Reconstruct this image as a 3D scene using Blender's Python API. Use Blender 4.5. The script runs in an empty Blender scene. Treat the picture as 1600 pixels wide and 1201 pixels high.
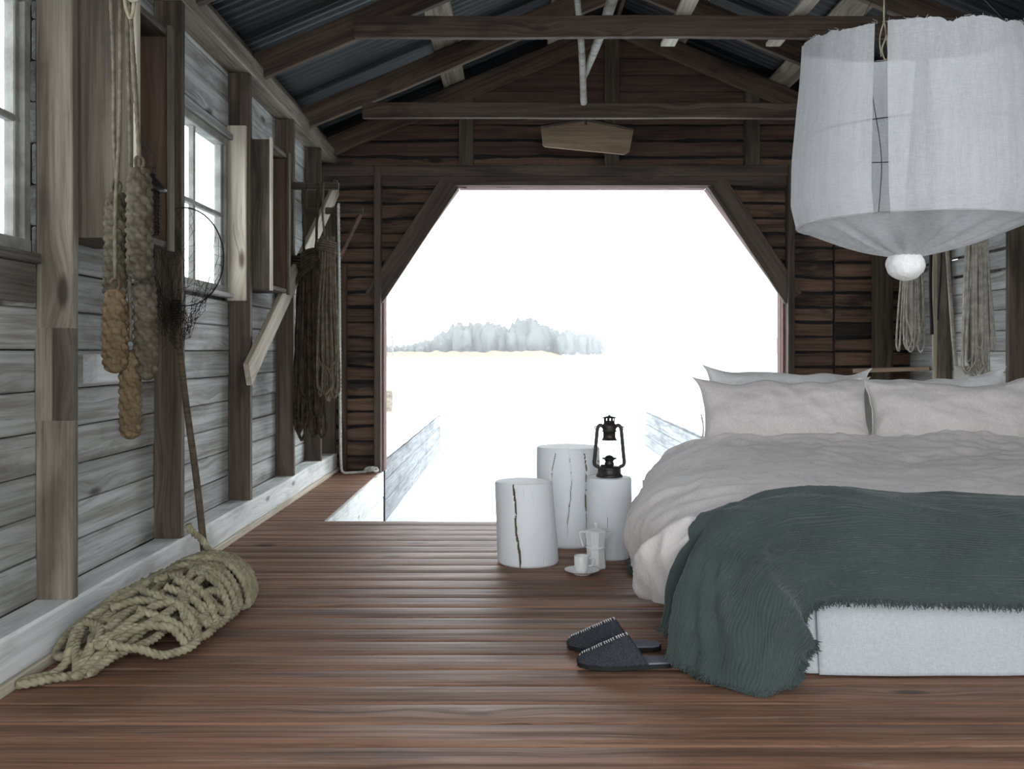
import bpy, math, random
import numpy as np
from mathutils import Vector, Matrix, noise
from mathutils.bvhtree import BVHTree
random.seed(7)
rng = np.random.default_rng(11)
SC = bpy.context.scene
C = SC.collection

# ------------------------------------------------------------------ camera, sky, exposure
cam_d = bpy.data.cameras.new('camera'); cam = bpy.data.objects.new('camera', cam_d); C.objects.link(cam)
cam_d.sensor_width = 36.0; cam_d.lens = 33.75
cam_d.shift_x = -5/1600; cam_d.shift_y = -50/1600
cam.location = (0, 0, .9); cam.rotation_euler = (math.pi/2, 0, 0)
cam_d.clip_end = 3000; cam_d.clip_start = .05
cam_d.dof.use_dof = True; cam_d.dof.focus_distance = 3.4; cam_d.dof.aperture_fstop = 8
SC.camera = cam
SKY = 5.6
w = bpy.data.worlds.new('overcast_sky'); SC.world = w; w.use_nodes = True
wn = w.node_tree; bg = wn.nodes['Background']
tc = wn.nodes.new('ShaderNodeTexCoord'); sx = wn.nodes.new('ShaderNodeSeparateXYZ')
rp = wn.nodes.new('ShaderNodeValToRGB')
rp.color_ramp.elements[0].position = 0.0; rp.color_ramp.elements[0].color = (.95, .98, 1, 1)
rp.color_ramp.elements[1].position = 1.0; rp.color_ramp.elements[1].color = (.86, .94, 1, 1)
wn.links.new(tc.outputs['Generated'], sx.inputs[0]); wn.links.new(sx.outputs['Z'], rp.inputs[0])
wn.links.new(rp.outputs[0], bg.inputs[0]); bg.inputs[1].default_value = SKY
vs = SC.view_settings
vs.view_transform = 'Standard'; vs.look = 'None'; vs.gamma = 1; vs.use_curve_mapping = False; vs.exposure = 0.0
SC.cycles.max_bounces = 10; SC.cycles.diffuse_bounces = 6; SC.cycles.transparent_max_bounces = 16
SC.cycles.volume_bounces = 1
SC.cycles.use_denoising = True

# ------------------------------------------------------------------ node helpers
def lin(r, g=None, b=None):
    if g is None: g = b = r
    f = lambda c: (c/255/12.92) if c/255 <= .04045 else ((c/255+.055)/1.055)**2.4
    return (f(r), f(g), f(b), 1)

class M:
    def __init__(s, name):
        s.m = bpy.data.materials.new(name); s.m.use_nodes = True
        s.t = s.m.node_tree; s.b = s.t.nodes['Principled BSDF']; s.out = s.t.nodes['Material Output']
    def n(s, typ, **k):
        x = s.t.nodes.new('ShaderNode'+typ)
        for a, v in k.items(): setattr(x, a, v)
        return x
    def l(s, a, b): s.t.links.new(a, b)
    def put(s, x, i, v):
        if hasattr(v, 'links'): s.l(v, x.inputs[i])
        else: x.inputs[i].default_value = v
    def math(s, op, a, b=0.0, c=0.0, clamp=False):
        x = s.n('Math', operation=op, use_clamp=clamp); s.put(x, 0, a); s.put(x, 1, b); s.put(x, 2, c); return x.outputs[0]
    def vec(s, op, a, b):
        x = s.n('VectorMath', operation=op); s.put(x, 0, a); s.put(x, 1, b); return x.outputs[0]
    def comb(s, a, b, c):
        x = s.n('CombineXYZ'); s.put(x, 0, a); s.put(x, 1, b); s.put(x, 2, c); return x.outputs[0]
    def sep(s, v):
        x = s.n('SeparateXYZ'); s.l(v, x.inputs[0]); return x.outputs
    def noise(s, v, sc=1.0, det=3.0, ro=.55, dist=0.0):
        x = s.n('TexNoise'); s.l(v, x.inputs['Vector']); x.inputs['Scale'].default_value = sc
        x.inputs['Detail'].default_value = det; x.inputs['Roughness'].default_value = ro
        x.inputs['Distortion'].default_value = dist; return x.outputs[0]
    def map(s, v, a, b, c=0.0, d=1.0):
        x = s.n('MapRange', interpolation_type='SMOOTHSTEP'); s.put(x, 0, v); s.put(x, 1, a); s.put(x, 2, b); s.put(x, 3, c); s.put(x, 4, d)
        return x.outputs[0]
    def mix(s, f, a, b, bt='MIX'):
        x = s.n('Mix', data_type='RGBA', blend_type=bt, clamp_factor=True); s.put(x, 0, f); s.put(x, 6, a); s.put(x, 7, b); return x.outputs[2]
    def bump(s, h, st, dist=.01):
        x = s.n('Bump'); s.put(x, 'Height', h); x.inputs['Strength'].default_value = st; x.inputs['Distance'].default_value = dist
        s.l(x.outputs[0], s.b.inputs['Normal'])
    def obj(s): return s.n('TexCoord').outputs['Object']
    def rnd(s): return s.n('ObjectInfo').outputs['Random']

def wood(name, light, dark, stain=None, stain_amt=.5, knot=None, rough=.75, tone=.3, streak=None, streak_amt=0, bump=.35, fine=70, spec=.3):
    """sawn board: grain runs along the object's own X"""
    m = M(name); r = m.rnd()
    off = m.comb(m.math('MULTIPLY', r, 37.3), m.math('MULTIPLY', r, 91.7), m.math('MULTIPLY', r, 53.1))
    p = m.vec('ADD', m.obj(), off)
    wob = m.noise(m.vec('MULTIPLY', p, (1.2, 7, 7)), 1, 2)
    vo = m.n('TexVoronoi', feature='F1'); m.l(m.vec('MULTIPLY', p, (1.7, 5.2, 1.4)), vo.inputs['Vector']); vo.inputs['Scale'].default_value = 1
    d = vo.outputs['Distance']
    swirl = m.map(d, .38, .0)
    x, y, z = m.sep(p)
    y2 = m.math('ADD', y, m.math('ADD', m.math('MULTIPLY', wob, .018), m.math('MULTIPLY', swirl, .035)))
    g1 = m.noise(m.comb(m.math('MULTIPLY', x, 2.2), m.math('MULTIPLY', y2, fine), m.math('MULTIPLY', z, fine)), 1, 4, .65)
    g2 = m.noise(m.comb(m.math('MULTIPLY', x, .7), m.math('MULTIPLY', y2, fine*.28), m.math('MULTIPLY', z, fine*.28)), 1, 3, .6)
    g = m.math('ADD', m.math('MULTIPLY', g1, .5), m.math('MULTIPLY', g2, .5))
    col = m.mix(m.map(g, .33, .64), dark, light)
    if stain:
        sn = m.noise(m.vec('MULTIPLY', p, (1.6, 5, 5)), 1, 5, .62)
        col = m.mix(m.math('MULTIPLY', m.map(sn, .5, .68), stain_amt), col, stain)
    if streak:
        s2 = m.noise(m.comb(m.math('MULTIPLY', x, 1.7), m.math('MULTIPLY', y2, fine*.6), z), 1, 5, .7)
        col = m.mix(m.math('MULTIPLY', m.map(s2, .58, .74), streak_amt), col, streak)
    kc = knot or dark
    col = m.mix(m.math('MULTIPLY', m.map(d, .13, .05), .85), col, kc)
    ck = m.noise(m.comb(m.math('MULTIPLY', x, 3.2), m.math('MULTIPLY', y2, 110), m.math('MULTIPLY', z, 110)), 1, 2, .5)
    col = m.mix(m.math('MULTIPLY', m.map(ck, .66, .74), .55), col, tuple(v_*.35 for v_ in dark[:3])+(1,))
    hsv = m.n('HueSaturation'); m.l(col, hsv.inputs['Color'])
    m.l(m.math('ADD', m.math('MULTIPLY', r, tone*2), 1-tone), hsv.inputs['Value'])
    m.l(hsv.outputs[0], m.b.inputs['Base Color'])
    m.put(m.b, 'Roughness', m.map(g, .3, .7, rough+.1, rough-.08))
    m.b.inputs['Specular IOR Level'].default_value = spec
    m.bump(g, bump, .006)
    return m.m

def plain(name, col, rough=.5, metal=0, spec=.5, var=0.0, vscale=6, bump=0, bscale=80, dark=None, **kw):
    m = M(name); c = m.obj()
    if var:
        n = m.noise(c, vscale, 4, .6)
        m.l(m.mix(m.map(n, .35, .65, 0, var), col, dark or tuple([v*.5 for v in col[:3]]+[1])), m.b.inputs['Base Color'])
    else: m.b.inputs['Base Color'].default_value = col
    m.b.inputs['Roughness'].default_value = rough; m.b.inputs['Metallic'].default_value = metal
    m.b.inputs['Specular IOR Level'].default_value = spec
    if bump: m.bump(m.noise(c, bscale, 3, .6), bump, .004)
    for k, v in kw.items(): m.b.inputs[k.replace('_', ' ')].default_value = v
    return m.m

def cloth(name, col, weave=600, bump=.25, mott=.08, rough=.95, sheen=.2, fray=None):
    m = M(name); c = m.obj()
    a = m.noise(m.vec('MULTIPLY', c, (weave*.12, weave, weave)), 1, 2)
    b = m.noise(m.vec('MULTIPLY', c, (weave, weave*.12, weave*.12)), 1, 2)
    wv = m.math('ADD', a, b)
    mo = m.noise(c, 5, 4)
    f = m.math('ADD', m.map(wv, .75, 1.25, -.1, .1), m.map(mo, .3, .7, -mott, mott))
    hsv = m.n('HueSaturation'); hsv.inputs['Color'].default_value = col; m.l(m.math('ADD', f, 1), hsv.inputs['Value'])
    m.l(hsv.outputs[0], m.b.inputs['Base Color'])
    m.b.inputs['Roughness'].default_value = rough; m.b.inputs['Specular IOR Level'].default_value = .15
    m.b.inputs['Sheen Weight'].default_value = sheen
    m.bump(wv, bump, .0015)
    return m.m

W = {}
W['wall'] = wood('weathered_grey_board', lin(192,194,193), lin(138,137,132), stain=lin(84,77,68), stain_amt=.5, knot=lin(70,62,52), tone=.16)
W['wall_dark'] = wood('dark_stained_board', lin(112,108,100), lin(66,61,54), stain=lin(38,34,30), stain_amt=.7, tone=.2)
W['stud'] = wood('old_stud_timber', lin(140,132,118), lin(88,80,68), stain=lin(58,50,42), stain_amt=.55, knot=lin(48,40,32), tone=.14)
W['stud_pale'] = wood('pale_new_timber', lin(205,198,182), lin(160,150,130), stain=lin(120,108,90), stain_amt=.3, knot=lin(70,45,35), tone=.06)
W['stud_dark'] = wood('dark_stud_timber', lin(98,88,76), lin(58,50,42), stain=lin(34,29,25), stain_amt=.6, tone=.15)
W['sill'] = wood('limed_beam', lin(240,242,242), lin(205,208,206), stain=lin(120,118,112), stain_amt=.45, knot=lin(88,80,70), tone=.04, bump=.6)
W['roof'] = wood('roof_timber', lin(92,77,65), lin(52,42,35), stain=lin(30,24,20), stain_amt=.6, tone=.2)
W['roof_pale'] = wood('pale_loft_board', lin(190,184,172), lin(150,140,125), stain=lin(110,98,84), stain_amt=.3, tone=.08)
W['gable'] = wood('brown_gable_board', lin(112,88,72), lin(62,49,41), stain=lin(24,26,28), stain_amt=.85, knot=lin(30,22,18), tone=.22)
W['gable_smooth'] = wood('reddish_gable_board', lin(94,72,62), lin(60,47,41), stain=lin(44,36,34), stain_amt=.5, tone=.1)
W['trim'] = wood('door_surround_timber', lin(92,80,70), lin(56,48,43), stain=lin(32,32,34), stain_amt=.5, tone=.1)
W['floor'] = wood('oiled_floor_board', lin(156,117,94), lin(98,71,57), stain=lin(80,58,47), stain_amt=.45, knot=lin(52,40,36), rough=.56, tone=.1,
                  streak=lin(190,168,152), streak_amt=.7, bump=.45, fine=80, spec=.35)
W['jetty'] = wood('bleached_jetty_board', lin(142,145,148), lin(100,103,106), stain=lin(70,73,76), stain_amt=.5, tone=.12)
W['plank'] = wood('tan_plank', lin(150,132,110), lin(118,100,80), stain=lin(96,82,66), stain_amt=.3, tone=.02)
W['cabinet'] = wood('cabinet_board', lin(108,99,86), lin(66,60,51), stain=lin(42,38,33), stain_amt=.55, tone=.1)
W['cabinet_red'] = wood('cabinet_inner_board', lin(100,80,66), lin(72,56,46), stain=lin(48,39,33), stain_amt=.4, tone=.05)
W['pole'] = wood('bare_pole_timber', lin(168,166,160), lin(120,117,110), stain=lin(90,86,80), stain_amt=.3, tone=.05)
W['staff'] = wood('dark_staff_timber', lin(92,80,66), lin(58,50,42), tone=.05)
W['gap_shade'] = plain('gap_shade_backing', lin(38,36,36), .9, var=.5, vscale=8)  # near-black backing, puts the shade between the gable boards into the colour
W['sash'] = plain('grey_sash_paint', lin(146,145,138), .7, var=.6, vscale=9, bump=.4, dark=lin(84,82,76))

m = M('corrugated_iron')
n_ = m.noise(m.vec('MULTIPLY', m.obj(), (3, 14, 3)), 1, 6, .7); n2_ = m.noise(m.obj(), 70, 3, .7)
c_ = m.mix(m.map(n_, .35, .7), lin(24,28,33), lin(13,15,18)); c_ = m.mix(m.map(n2_, .45, .75, 0, .5), c_, lin(28,33,40))
m.l(c_, m.b.inputs['Base Color']); m.b.inputs['Metallic'].default_value = .25; m.b.inputs['Roughness'].default_value = .55; m.bump(n2_, .3, .003)
W['iron'] = m.m

m = M('sky_white_water')
n_ = m.noise(m.vec('MULTIPLY', m.obj(), (.5, 1.6, 1)), 1.3, 3)
m.b.inputs['Base Color'].default_value = lin(226,230,232); m.b.inputs['Roughness'].default_value = .12  # near-white base puts the glare of the reflected sky into the water colour
m.b.inputs['Specular IOR Level'].default_value = .7
m.bump(n_, .25, .08)
W['lake'] = m.m

def rope_mat(name, light, dark):
    m = M(name); n = m.noise(m.obj(), 25, 4, .6); f = m.noise(m.obj(), 700, 2)
    c = m.mix(m.map(n, .3, .7), dark, light)
    c = m.mix(m.map(f, .35, .65, 0, .45), c, tuple(v*.45 for v in light[:3])+(1,))
    m.l(c, m.b.inputs['Base Color']); m.b.inputs['Roughness'].default_value = .95; m.b.inputs['Specular IOR Level'].default_value = .1
    m.bump(f, .5, .002)
    return m.m
W['rope_tan'] = rope_mat('hemp_rope', lin(176,170,144), lin(134,126,102))
W['rope_dark'] = rope_mat('tarred_rope', lin(84,74,62), lin(48,42,36))
W['rope_mid'] = rope_mat('old_line_rope', lin(130,122,106), lin(92,84,70))
W['rope_white'] = rope_mat('white_nylon_rope', lin(225,225,220), lin(180,180,172))
W['rope_grey'] = rope_mat('grey_cotton_rope', lin(196,190,180), lin(150,144,134))
W['fender_grey'] = rope_mat('grey_fender_rope', lin(106,100,86), lin(66,60,50))
W['fender_tan'] = rope_mat('tan_fender_rope', lin(122,105,82), lin(90,75,58))
W['net'] = plain('net_twine', lin(42,36,30), .9, spec=.1)
W['black'] = plain('black_enamel', lin(30,28,29), .42, spec=.5, var=.6, vscale=30, dark=lin(44,34,30), bump=.2, bscale=200)
W['iron_wire'] = plain('rusty_wire', lin(36,32,32), .6, metal=.4, var=.5, vscale=50)
W['wire'] = plain('thin_steel_wire', lin(48,48,50), .45, metal=.6)
W['paint'] = plain('white_stump_paint', lin(236,239,242), .5, spec=.35, var=.35, vscale=3, dark=lin(218,222,226), bump=.18, bscale=18)
W['heart'] = plain('stump_top_paint', lin(232,234,234), .6, var=.4, vscale=8, dark=lin(205,205,202), bump=.3, bscale=60)
W['crack'] = plain('bare_crack_wood', lin(120,108,84), .9)
W['ceramic'] = plain('white_enamel', lin(240,241,240), .22, spec=.6)
W['coffee'] = plain('cup_inside', lin(225,226,224), .3)
W['linen'] = cloth('greige_linen', lin(220,214,212), mott=.04)
W['linen_pillow'] = cloth('greige_pillow_linen', lin(212,206,204), mott=.03)
W['linen_white'] = cloth('white_linen', lin(226,226,224))
W['skirt'] = cloth('white_skirt_cotton', lin(178,182,185), mott=.03, bump=.05)
W['throw'] = cloth('green_muslin', lin(62,72,71), weave=420, bump=.5, mott=.12, sheen=.3)
W['matt'] = cloth('mattress_ticking', lin(210,210,206))
W['felt'] = plain('charcoal_felt', lin(78,80,86), 1, spec=.05, var=.9, vscale=420, dark=lin(36,37,42), bump=.8, bscale=500)
W['felt_pale'] = plain('grey_felt_insole', lin(140,142,150), 1, spec=.05, var=.8, vscale=420, dark=lin(92,94,102), bump=.6, bscale=500)
W['sole'] = plain('black_sole', lin(18,18,20), .8, var=.4, vscale=300)
W['thread'] = plain('white_thread', lin(220,220,218), .9)
W['paper'] = plain('white_sack', lin(215,214,208), .8, var=.3, vscale=12)
W['ink'] = plain('dark_blue_print', lin(60,66,82), .8)
W['red_paint'] = plain('falu_red_paint', lin(116,86,83), .85, var=.4, vscale=12)
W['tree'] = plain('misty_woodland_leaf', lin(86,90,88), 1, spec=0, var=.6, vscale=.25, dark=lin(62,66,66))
W['reed'] = plain('dry_reeds', lin(128,112,94), 1, spec=0, var=.5, vscale=.2)
W['bark'] = plain('grey_bark', lin(100,98,96), 1, spec=0)
W['snow'] = plain('snow_crust', lin(240,243,246), .7, bump=.3, bscale=6)

m = M('lantern_glass')
gl = m.n('BsdfGlossy'); gl.inputs['Roughness'].default_value = .03; tr = m.n('BsdfTransparent'); tr.inputs[0].default_value = (.93,.94,.95,1)
lw = m.n('LayerWeight'); lw.inputs[0].default_value = .5; mx = m.n('MixShader')
m.l(m.math('ADD', m.math('MULTIPLY', m.math('POWER', lw.outputs['Facing'], 4.0), .5), .04), mx.inputs[0]); m.l(tr.outputs[0], mx.inputs[1]); m.l(gl.outputs[0], mx.inputs[2]); m.l(mx.outputs[0], m.out.inputs[0])
W['glass'] = m.m

m = M('thin_gauze_cloth')
c = m.obj()
wv = m.math('ADD', m.noise(m.vec('MULTIPLY', c, (500, 500, 30)), 1, 2), m.noise(m.vec('MULTIPLY', c, (40, 40, 500)), 1, 2))
mo = m.noise(m.vec('MULTIPLY', c, (60, 60, 4)), 1, 3)
df = m.n('BsdfDiffuse'); df.inputs[0].default_value = lin(240,241,243); tl = m.n('BsdfTranslucent'); tl.inputs[0].default_value = lin(238,241,244)
m1 = m.n('MixShader'); m1.inputs[0].default_value = .5; m.l(df.outputs[0], m1.inputs[1]); m.l(tl.outputs[0], m1.inputs[2])
tp = m.n('BsdfTransparent'); m2 = m.n('MixShader')
m.l(m.math('ADD', m.map(wv, .8, 1.2, .22, .34), m.map(mo, .3, .7, -.04, .04)), m2.inputs[0]); m.l(m1.outputs[0], m2.inputs[1]); m.l(tp.outputs[0], m2.inputs[2])
m.l(m2.outputs[0], m.out.inputs[0])
W['gauze'] = m.m

# ------------------------------------------------------------------ mesh helpers
def mesh_obj(name, verts, faces, mat, parent=None, smooth=False, mats=None, midx=None):
    me = bpy.data.meshes.new(name)
    me.from_pydata([tuple(v) for v in verts] if not isinstance(verts, np.ndarray) else verts.tolist(), [], faces if isinstance(faces, list) else faces.tolist())
    for q in (mats or [mat]): me.materials.append(q)
    if midx is not None: me.polygons.foreach_set('material_index', midx)
    if smooth: me.polygons.foreach_set('use_smooth', [True]*len(me.polygons))
    me.update()
    o = bpy.data.objects.new(name, me); C.objects.link(o)
    if parent: o.parent = parent
    return o

def tag(o, label=None, cat=None, group=None, kind=None):
    if label: o['label'] = label
    if cat: o['category'] = cat
    if group: o['group'] = group
    if kind: o['kind'] = kind
    return o

def empty(name, loc=(0, 0, 0), **k):
    o = bpy.data.objects.new(name, None); C.objects.link(o); o.location = loc; o.empty_display_size = .1
    return tag(o, **k)

def keep(o, parent):
    """parent while keeping the world place (parents are unrotated, unscaled)"""
    o.parent = parent; o.location = o.location - parent.location
    return o

def frame_matrix(p0, p1, normal):
    p0, p1 = Vector(p0), Vector(p1); x = (p1-p0).normalized(); n = Vector(normal)
    z = (n - x*n.dot(x)).normalized(); y = z.cross(x)
    mt = Matrix((x, y, z)).transposed().to_4x4(); mt.translation = (p0+p1)/2
    return mt, (p1-p0).length

def board_mesh(L, Wd, T, ch=.003, nx=2, wob=0.0, waney=0.0, crown=0.0, rough=0.0):
    hw, ht = Wd/2, T/2
    if crown:
        prof = [(-hw, -ht), (hw, -ht), (hw, ht-crown-ch), (hw-ch*1.3, ht-crown), (hw*.5, ht-crown*.18), (0, ht), (-hw*.5, ht-crown*.18), (-hw+ch*1.3, ht-crown), (-hw, ht-crown-ch)]
    else:
        prof = [(-hw+ch, -ht), (hw-ch, -ht), (hw, -ht+ch), (hw, ht-ch), (hw-ch, ht), (-hw+ch, ht), (-hw, ht-ch), (-hw, -ht+ch)]
    k = len(prof); vs_ = []; fs = []; sd = random.random()*100
    for i in range(nx):
        x = -L/2+L*i/(nx-1)
        dy = wob*noise.noise((x*1.3, sd, 0)); dz = rough*noise.noise((x*2.1, sd, 9))
        a = waney*noise.noise((x*3.5, sd, 3))+waney*.5*noise.noise((x*9, sd, 3)); b = waney*noise.noise((x*3.5, sd, 7))+waney*.5*noise.noise((x*9, sd, 7))
        for (y, z) in prof:
            vs_.append((x, y+dy+(a if y > 0 else (b if y < 0 else 0)), z+dz))
    for i in range(nx-1):
        for j in range(k):
            a = i*k+j; b = i*k+(j+1) % k
            fs.append((a, b, b+k, a+k))
    fs.append(tuple(reversed(range(k)))); fs.append(tuple(range((nx-1)*k, nx*k)))
    # orient outward
    return vs_, fs

def plank(name, p0, p1, wd, th, normal, mat, parent=None, **k):
    mt, L = frame_matrix(p0, p1, normal)
    v, f = board_mesh(L, wd, th, **k)
    o = mesh_obj(name, v, [tuple(reversed(q)) for q in f], W[mat] if isinstance(mat, str) else mat)
    if parent is not None:
        o.parent = parent
        mt.translation = mt.translation - parent.location
    o.matrix_local = mt
    return o

def bxv(x0, x1, y0, y1, z0, z1):
    v = [(x0,y0,z0),(x1,y0,z0),(x1,y1,z0),(x0,y1,z0),(x0,y0,z1),(x1,y0,z1),(x1,y1,z1),(x0,y1,z1)]
    f = [(0,3,2,1),(4,5,6,7),(0,1,5,4),(1,2,6,5),(2,3,7,6),(3,0,4,7)]
    return v, f

def join(parts):
    V_, F_ = [], []
    for v, f in parts:
        o = len(V_); V_ += [tuple(q) for q in v]; F_ += [tuple(i+o for i in q) for q in f]
    return V_, F_

def tube(path, r, seg=8, twist=0.0, lobes=0, depth=.22, cap=True, closed=False):
    """sweep a (possibly twisted, lobed) ring along a path; r scalar or array"""
    P = np.asarray(path, float); n = len(P); R = np.full(n, r) if np.isscalar(r) else np.asarray(r, float)
    if closed: T = np.roll(P, -1, 0)-np.roll(P, 1, 0)
    else: T = np.gradient(P, axis=0)
    T /= np.linalg.norm(T, axis=1)[:, None]+1e-12
    U = np.zeros_like(P); a = np.array([0, 0, 1.]) if abs(T[0][2]) < .9 else np.array([1., 0, 0])
    u = a-T[0]*a.dot(T[0]); u /= np.linalg.norm(u); U[0] = u
    for i in range(1, n):
        u = u-T[i]*u.dot(T[i]); u /= np.linalg.norm(u)+1e-12; U[i] = u
    B = np.cross(T, U)
    s = np.concatenate([[0], np.cumsum(np.linalg.norm(np.diff(P, axis=0), axis=1))])
    th = np.linspace(0, 2*np.pi, seg, endpoint=False)[None, :]
    ph = (s*twist)[:, None]
    rr = R[:, None]*np.ones((n, seg))
    if lobes: rr = R[:, None]*(1-depth+depth*np.abs(np.cos(lobes/2*(th-ph))))
    V_ = P[:, None, :]+rr[..., None]*(np.cos(th)[..., None]*U[:, None, :]+np.sin(th)[..., None]*B[:, None, :])
    i = np.arange(n if closed else n-1)[:, None]*seg; j = np.arange(seg)[None, :]; j2 = (j+1) % seg
    i2 = ((np.arange(n if closed else n-1)+1) % n)[:, None]*seg
    F = np.stack([i+j, i+j2, i2+j2, i2+j], -1).reshape(-1, 4)
    F = F.tolist()
    if cap and not closed:
        F.append(list(range(seg))[::-1]); F.append([(n-1)*seg+q for q in range(seg)])
    return V_.reshape(-1, 3).tolist(), F

def smooth_path(pts, step=.01, closed=False):
    """Catmull-Rom through the points, resampled to an even step"""
    P = np.asarray(pts, float)
    if closed: Q = np.vstack([P[-1], P, P[0], P[1]])
    else: Q = np.vstack([2*P[0]-P[1], P, 2*P[-1]-P[-2]])
    out = []
    for i in range(1, len(Q)-2):
        t = np.linspace(0, 1, 12, endpoint=False)[:, None]; a, b, c, d = Q[i-1], Q[i], Q[i+1], Q[i+2]
        out.append(.5*((2*b)+(-a+c)*t+(2*a-5*b+4*c-d)*t**2+(-a+3*b-3*c+d)*t**3))
    out = np.vstack(out+[Q[-2][None]])
    s = np.concatenate([[0], np.cumsum(np.linalg.norm(np.diff(out, axis=0), axis=1))])
    m_ = max(3, int(s[-1]/step)); q = np.linspace(0, s[-1], m_)
    return np.stack([np.interp(q, s, out[:, k]) for k in range(3)], 1)

def lathe(prof, seg=32, cx=0, cy=0, z0=0):
    """profile of (r, z) from bottom to top"""
    V_, F = [], []; n = len(prof)
    for r, z in prof:
        for k in range(seg):
            a = 2*math.pi*k/seg; V_.append((cx+r*math.cos(a), cy+r*math.sin(a), z0+z))
    for i in range(n-1):
        for k in range(seg):
            k2 = (k+1) % seg; F.append((i*seg+k, i*seg+k2, (i+1)*seg+k2, (i+1)*seg+k))
    if prof[0][0] > 1e-5: F.append(tuple(reversed(range(seg))))
    if prof[-1][0] > 1e-5: F.append(tuple((n-1)*seg+k for k in range(seg)))
    return V_, F

def grid_faces(nu, nv):
    i = np.arange(nv-1)[:, None]*nu; j = np.arange(nu-1)[None, :]
    return np.stack([i+j, i+j+1, i+j+1+nu, i+j+nu], -1).reshape(-1, 4)

def patch(ctrl, nu, nv):
    """ctrl [rows v][cols u][3] -> smooth grid (nv, nu, 3) through the points"""
    Cc = np.asarray(ctrl, float)
    def interp(A, n):
        m_ = len(A); Q = np.concatenate([[2*A[0]-A[1]], A, [2*A[-1]-A[-2]]])
        t = np.linspace(0, m_-1, n); k = np.minimum(t.astype(int), m_-2); f = (t-k)
        f = f.reshape((-1,)+(1,)*(A.ndim-1)); a, b, c, d = Q[k], Q[k+1], Q[k+2], Q[k+3]
        return .5*((2*b)+(-a+c)*f+(2*a-5*b+4*c-d)*f**2+(-a+3*b-3*c+d)*f**3)
    G = interp(Cc, nv)
    return interp(G.transpose(1, 0, 2), nu).transpose(1, 0, 2)

def grid_normals(G):
    du = np.gradient(G, axis=1); dv = np.gradient(G, axis=0); n = np.cross(du, dv)
    return n/(np.linalg.norm(n, axis=2)[..., None]+1e-9)

def nz(a, b, c=0.0): return noise.noise((a, b, c))
vnz = np.vectorize(nz)

# ------------------------------------------------------------------ room numbers (metres, camera at x=0 y=0 z=0.9 looks along +y)
XL, XR, YF, YB = -1.475, 3.005, 7.3, -1.3      # wall faces; far gable; open rear
STUD = .113; SILL_H = .14; RIDGE = .765
def roof_z(x): return 2.515+.42*((x-XL)-.1) if x < RIDGE else 2.515+.42*((XR-x)-.1)
PITCH = .128

# ---- left wall
wl = mesh_obj('wall_left', *(lambda: ([], []))(), W['wall_dark']); tag(wl, 'weathered grey board wall with studs and two windows on the left', kind='structure')
WINS = [(2.02, 2.90, 1.20, 1.985), (3.975, 4.89, 1.196, 1.985), (.1, .95, 1.2, 1.98)]
def holed_sheet(y0, y1, z0, z1, x0, x1, holes):
    ys = sorted({y0, y1, *[h[0] for h in holes], *[h[1] for h in holes]}); zs = sorted({z0, z1, *[h[2] for h in holes], *[h[3] for h in holes]})
    ps = []
    for a, b in zip(ys, ys[1:]):
        for c, d in zip(zs, zs[1:]):
            if any(h[0] <= (a+b)/2 <= h[1] and h[2] <= (c+d)/2 <= h[3] for h in holes): continue
            ps.append(bxv(x0, x1, a, b, c, d))
    return join(ps)
v, f = holed_sheet(YB, YF+.12, -.6, 2.56, XL-.06, XL-.028, WINS)
wl.data.from_pydata(v, [], f); wl.data.update()
studs_y = [-1.2, -.3, .98, 1.98, 2.95, 3.914, 4.93, 5.9, 6.72]
edges = [YB]+[s+.022 for s in studs_y]+[YF]
def courses(parent, face_x, sgn, wins, mat_pick, slits=()):
    for ci in range(19):
        z0 = .14+PITCH*(ci-1) if ci else -.0; z1 = .14+PITCH*ci
        if z0 > 2.42: break
        for a, b in zip(edges, edges[1:]):
            aa, bb = a+.0005, b-.0005
            zz0, zz1 = z0+.002, min(z1, 2.44)-.002
            for (wy0, wy1, wz0, wz1) in wins:
                if wy0 < (a+b)/2 < wy1:
                    if zz0 >= wz0-.03 and zz1 <= wz1+.03: zz1 = zz0
                    elif zz0 < wz0 < zz1: zz1 = wz0
                    elif zz0 < wz1 < zz1: zz0 = wz1
            for (sy0, sy1, sz) in slits:
                if a < (sy0+sy1)/2 < b and abs(zz1-sz) < .06: zz1 -= .014
            if zz1-zz0 < .012: continue
            off = random.uniform(-.004, .004)
            plank('board', (face_x-sgn*.0125+off, aa, (zz0+zz1)/2), (face_x-sgn*.0125+off, bb, (zz0+zz1)/2+random.uniform(-.0015, .0015)), zz1-zz0, .024, (sgn, 0, 0), mat_pick(ci, a), parent, nx=5, rough=.005, ch=.005)
def pickL(ci, a):
    if a < 2.0 and ci > 5 and ci < 10: return 'wall_dark'
    if ci == 0 and a < 3: return 'wall_dark'
    return 'wall'
courses(wl, XL, 1, WINS, pickL)
SEG_NOTE = 0
for i, y in enumerate(studs_y):
    xc = XL+STUD/2
    mname = {4: 'stud', 5: 'stud_dark', 6: 'stud_dark', 7: 'stud_dark', 8: 'stud_dark'}.get(i, 'stud')
    z0 = .14
    if i == 4: z0 = .975
    plank('stud', (xc, y+.022, z0), (xc, y+.022, 2.335), STUD, .045, (0, -1, 0), mname, wl, nx=9, rough=.004, wob=.004, ch=.004)
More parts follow.
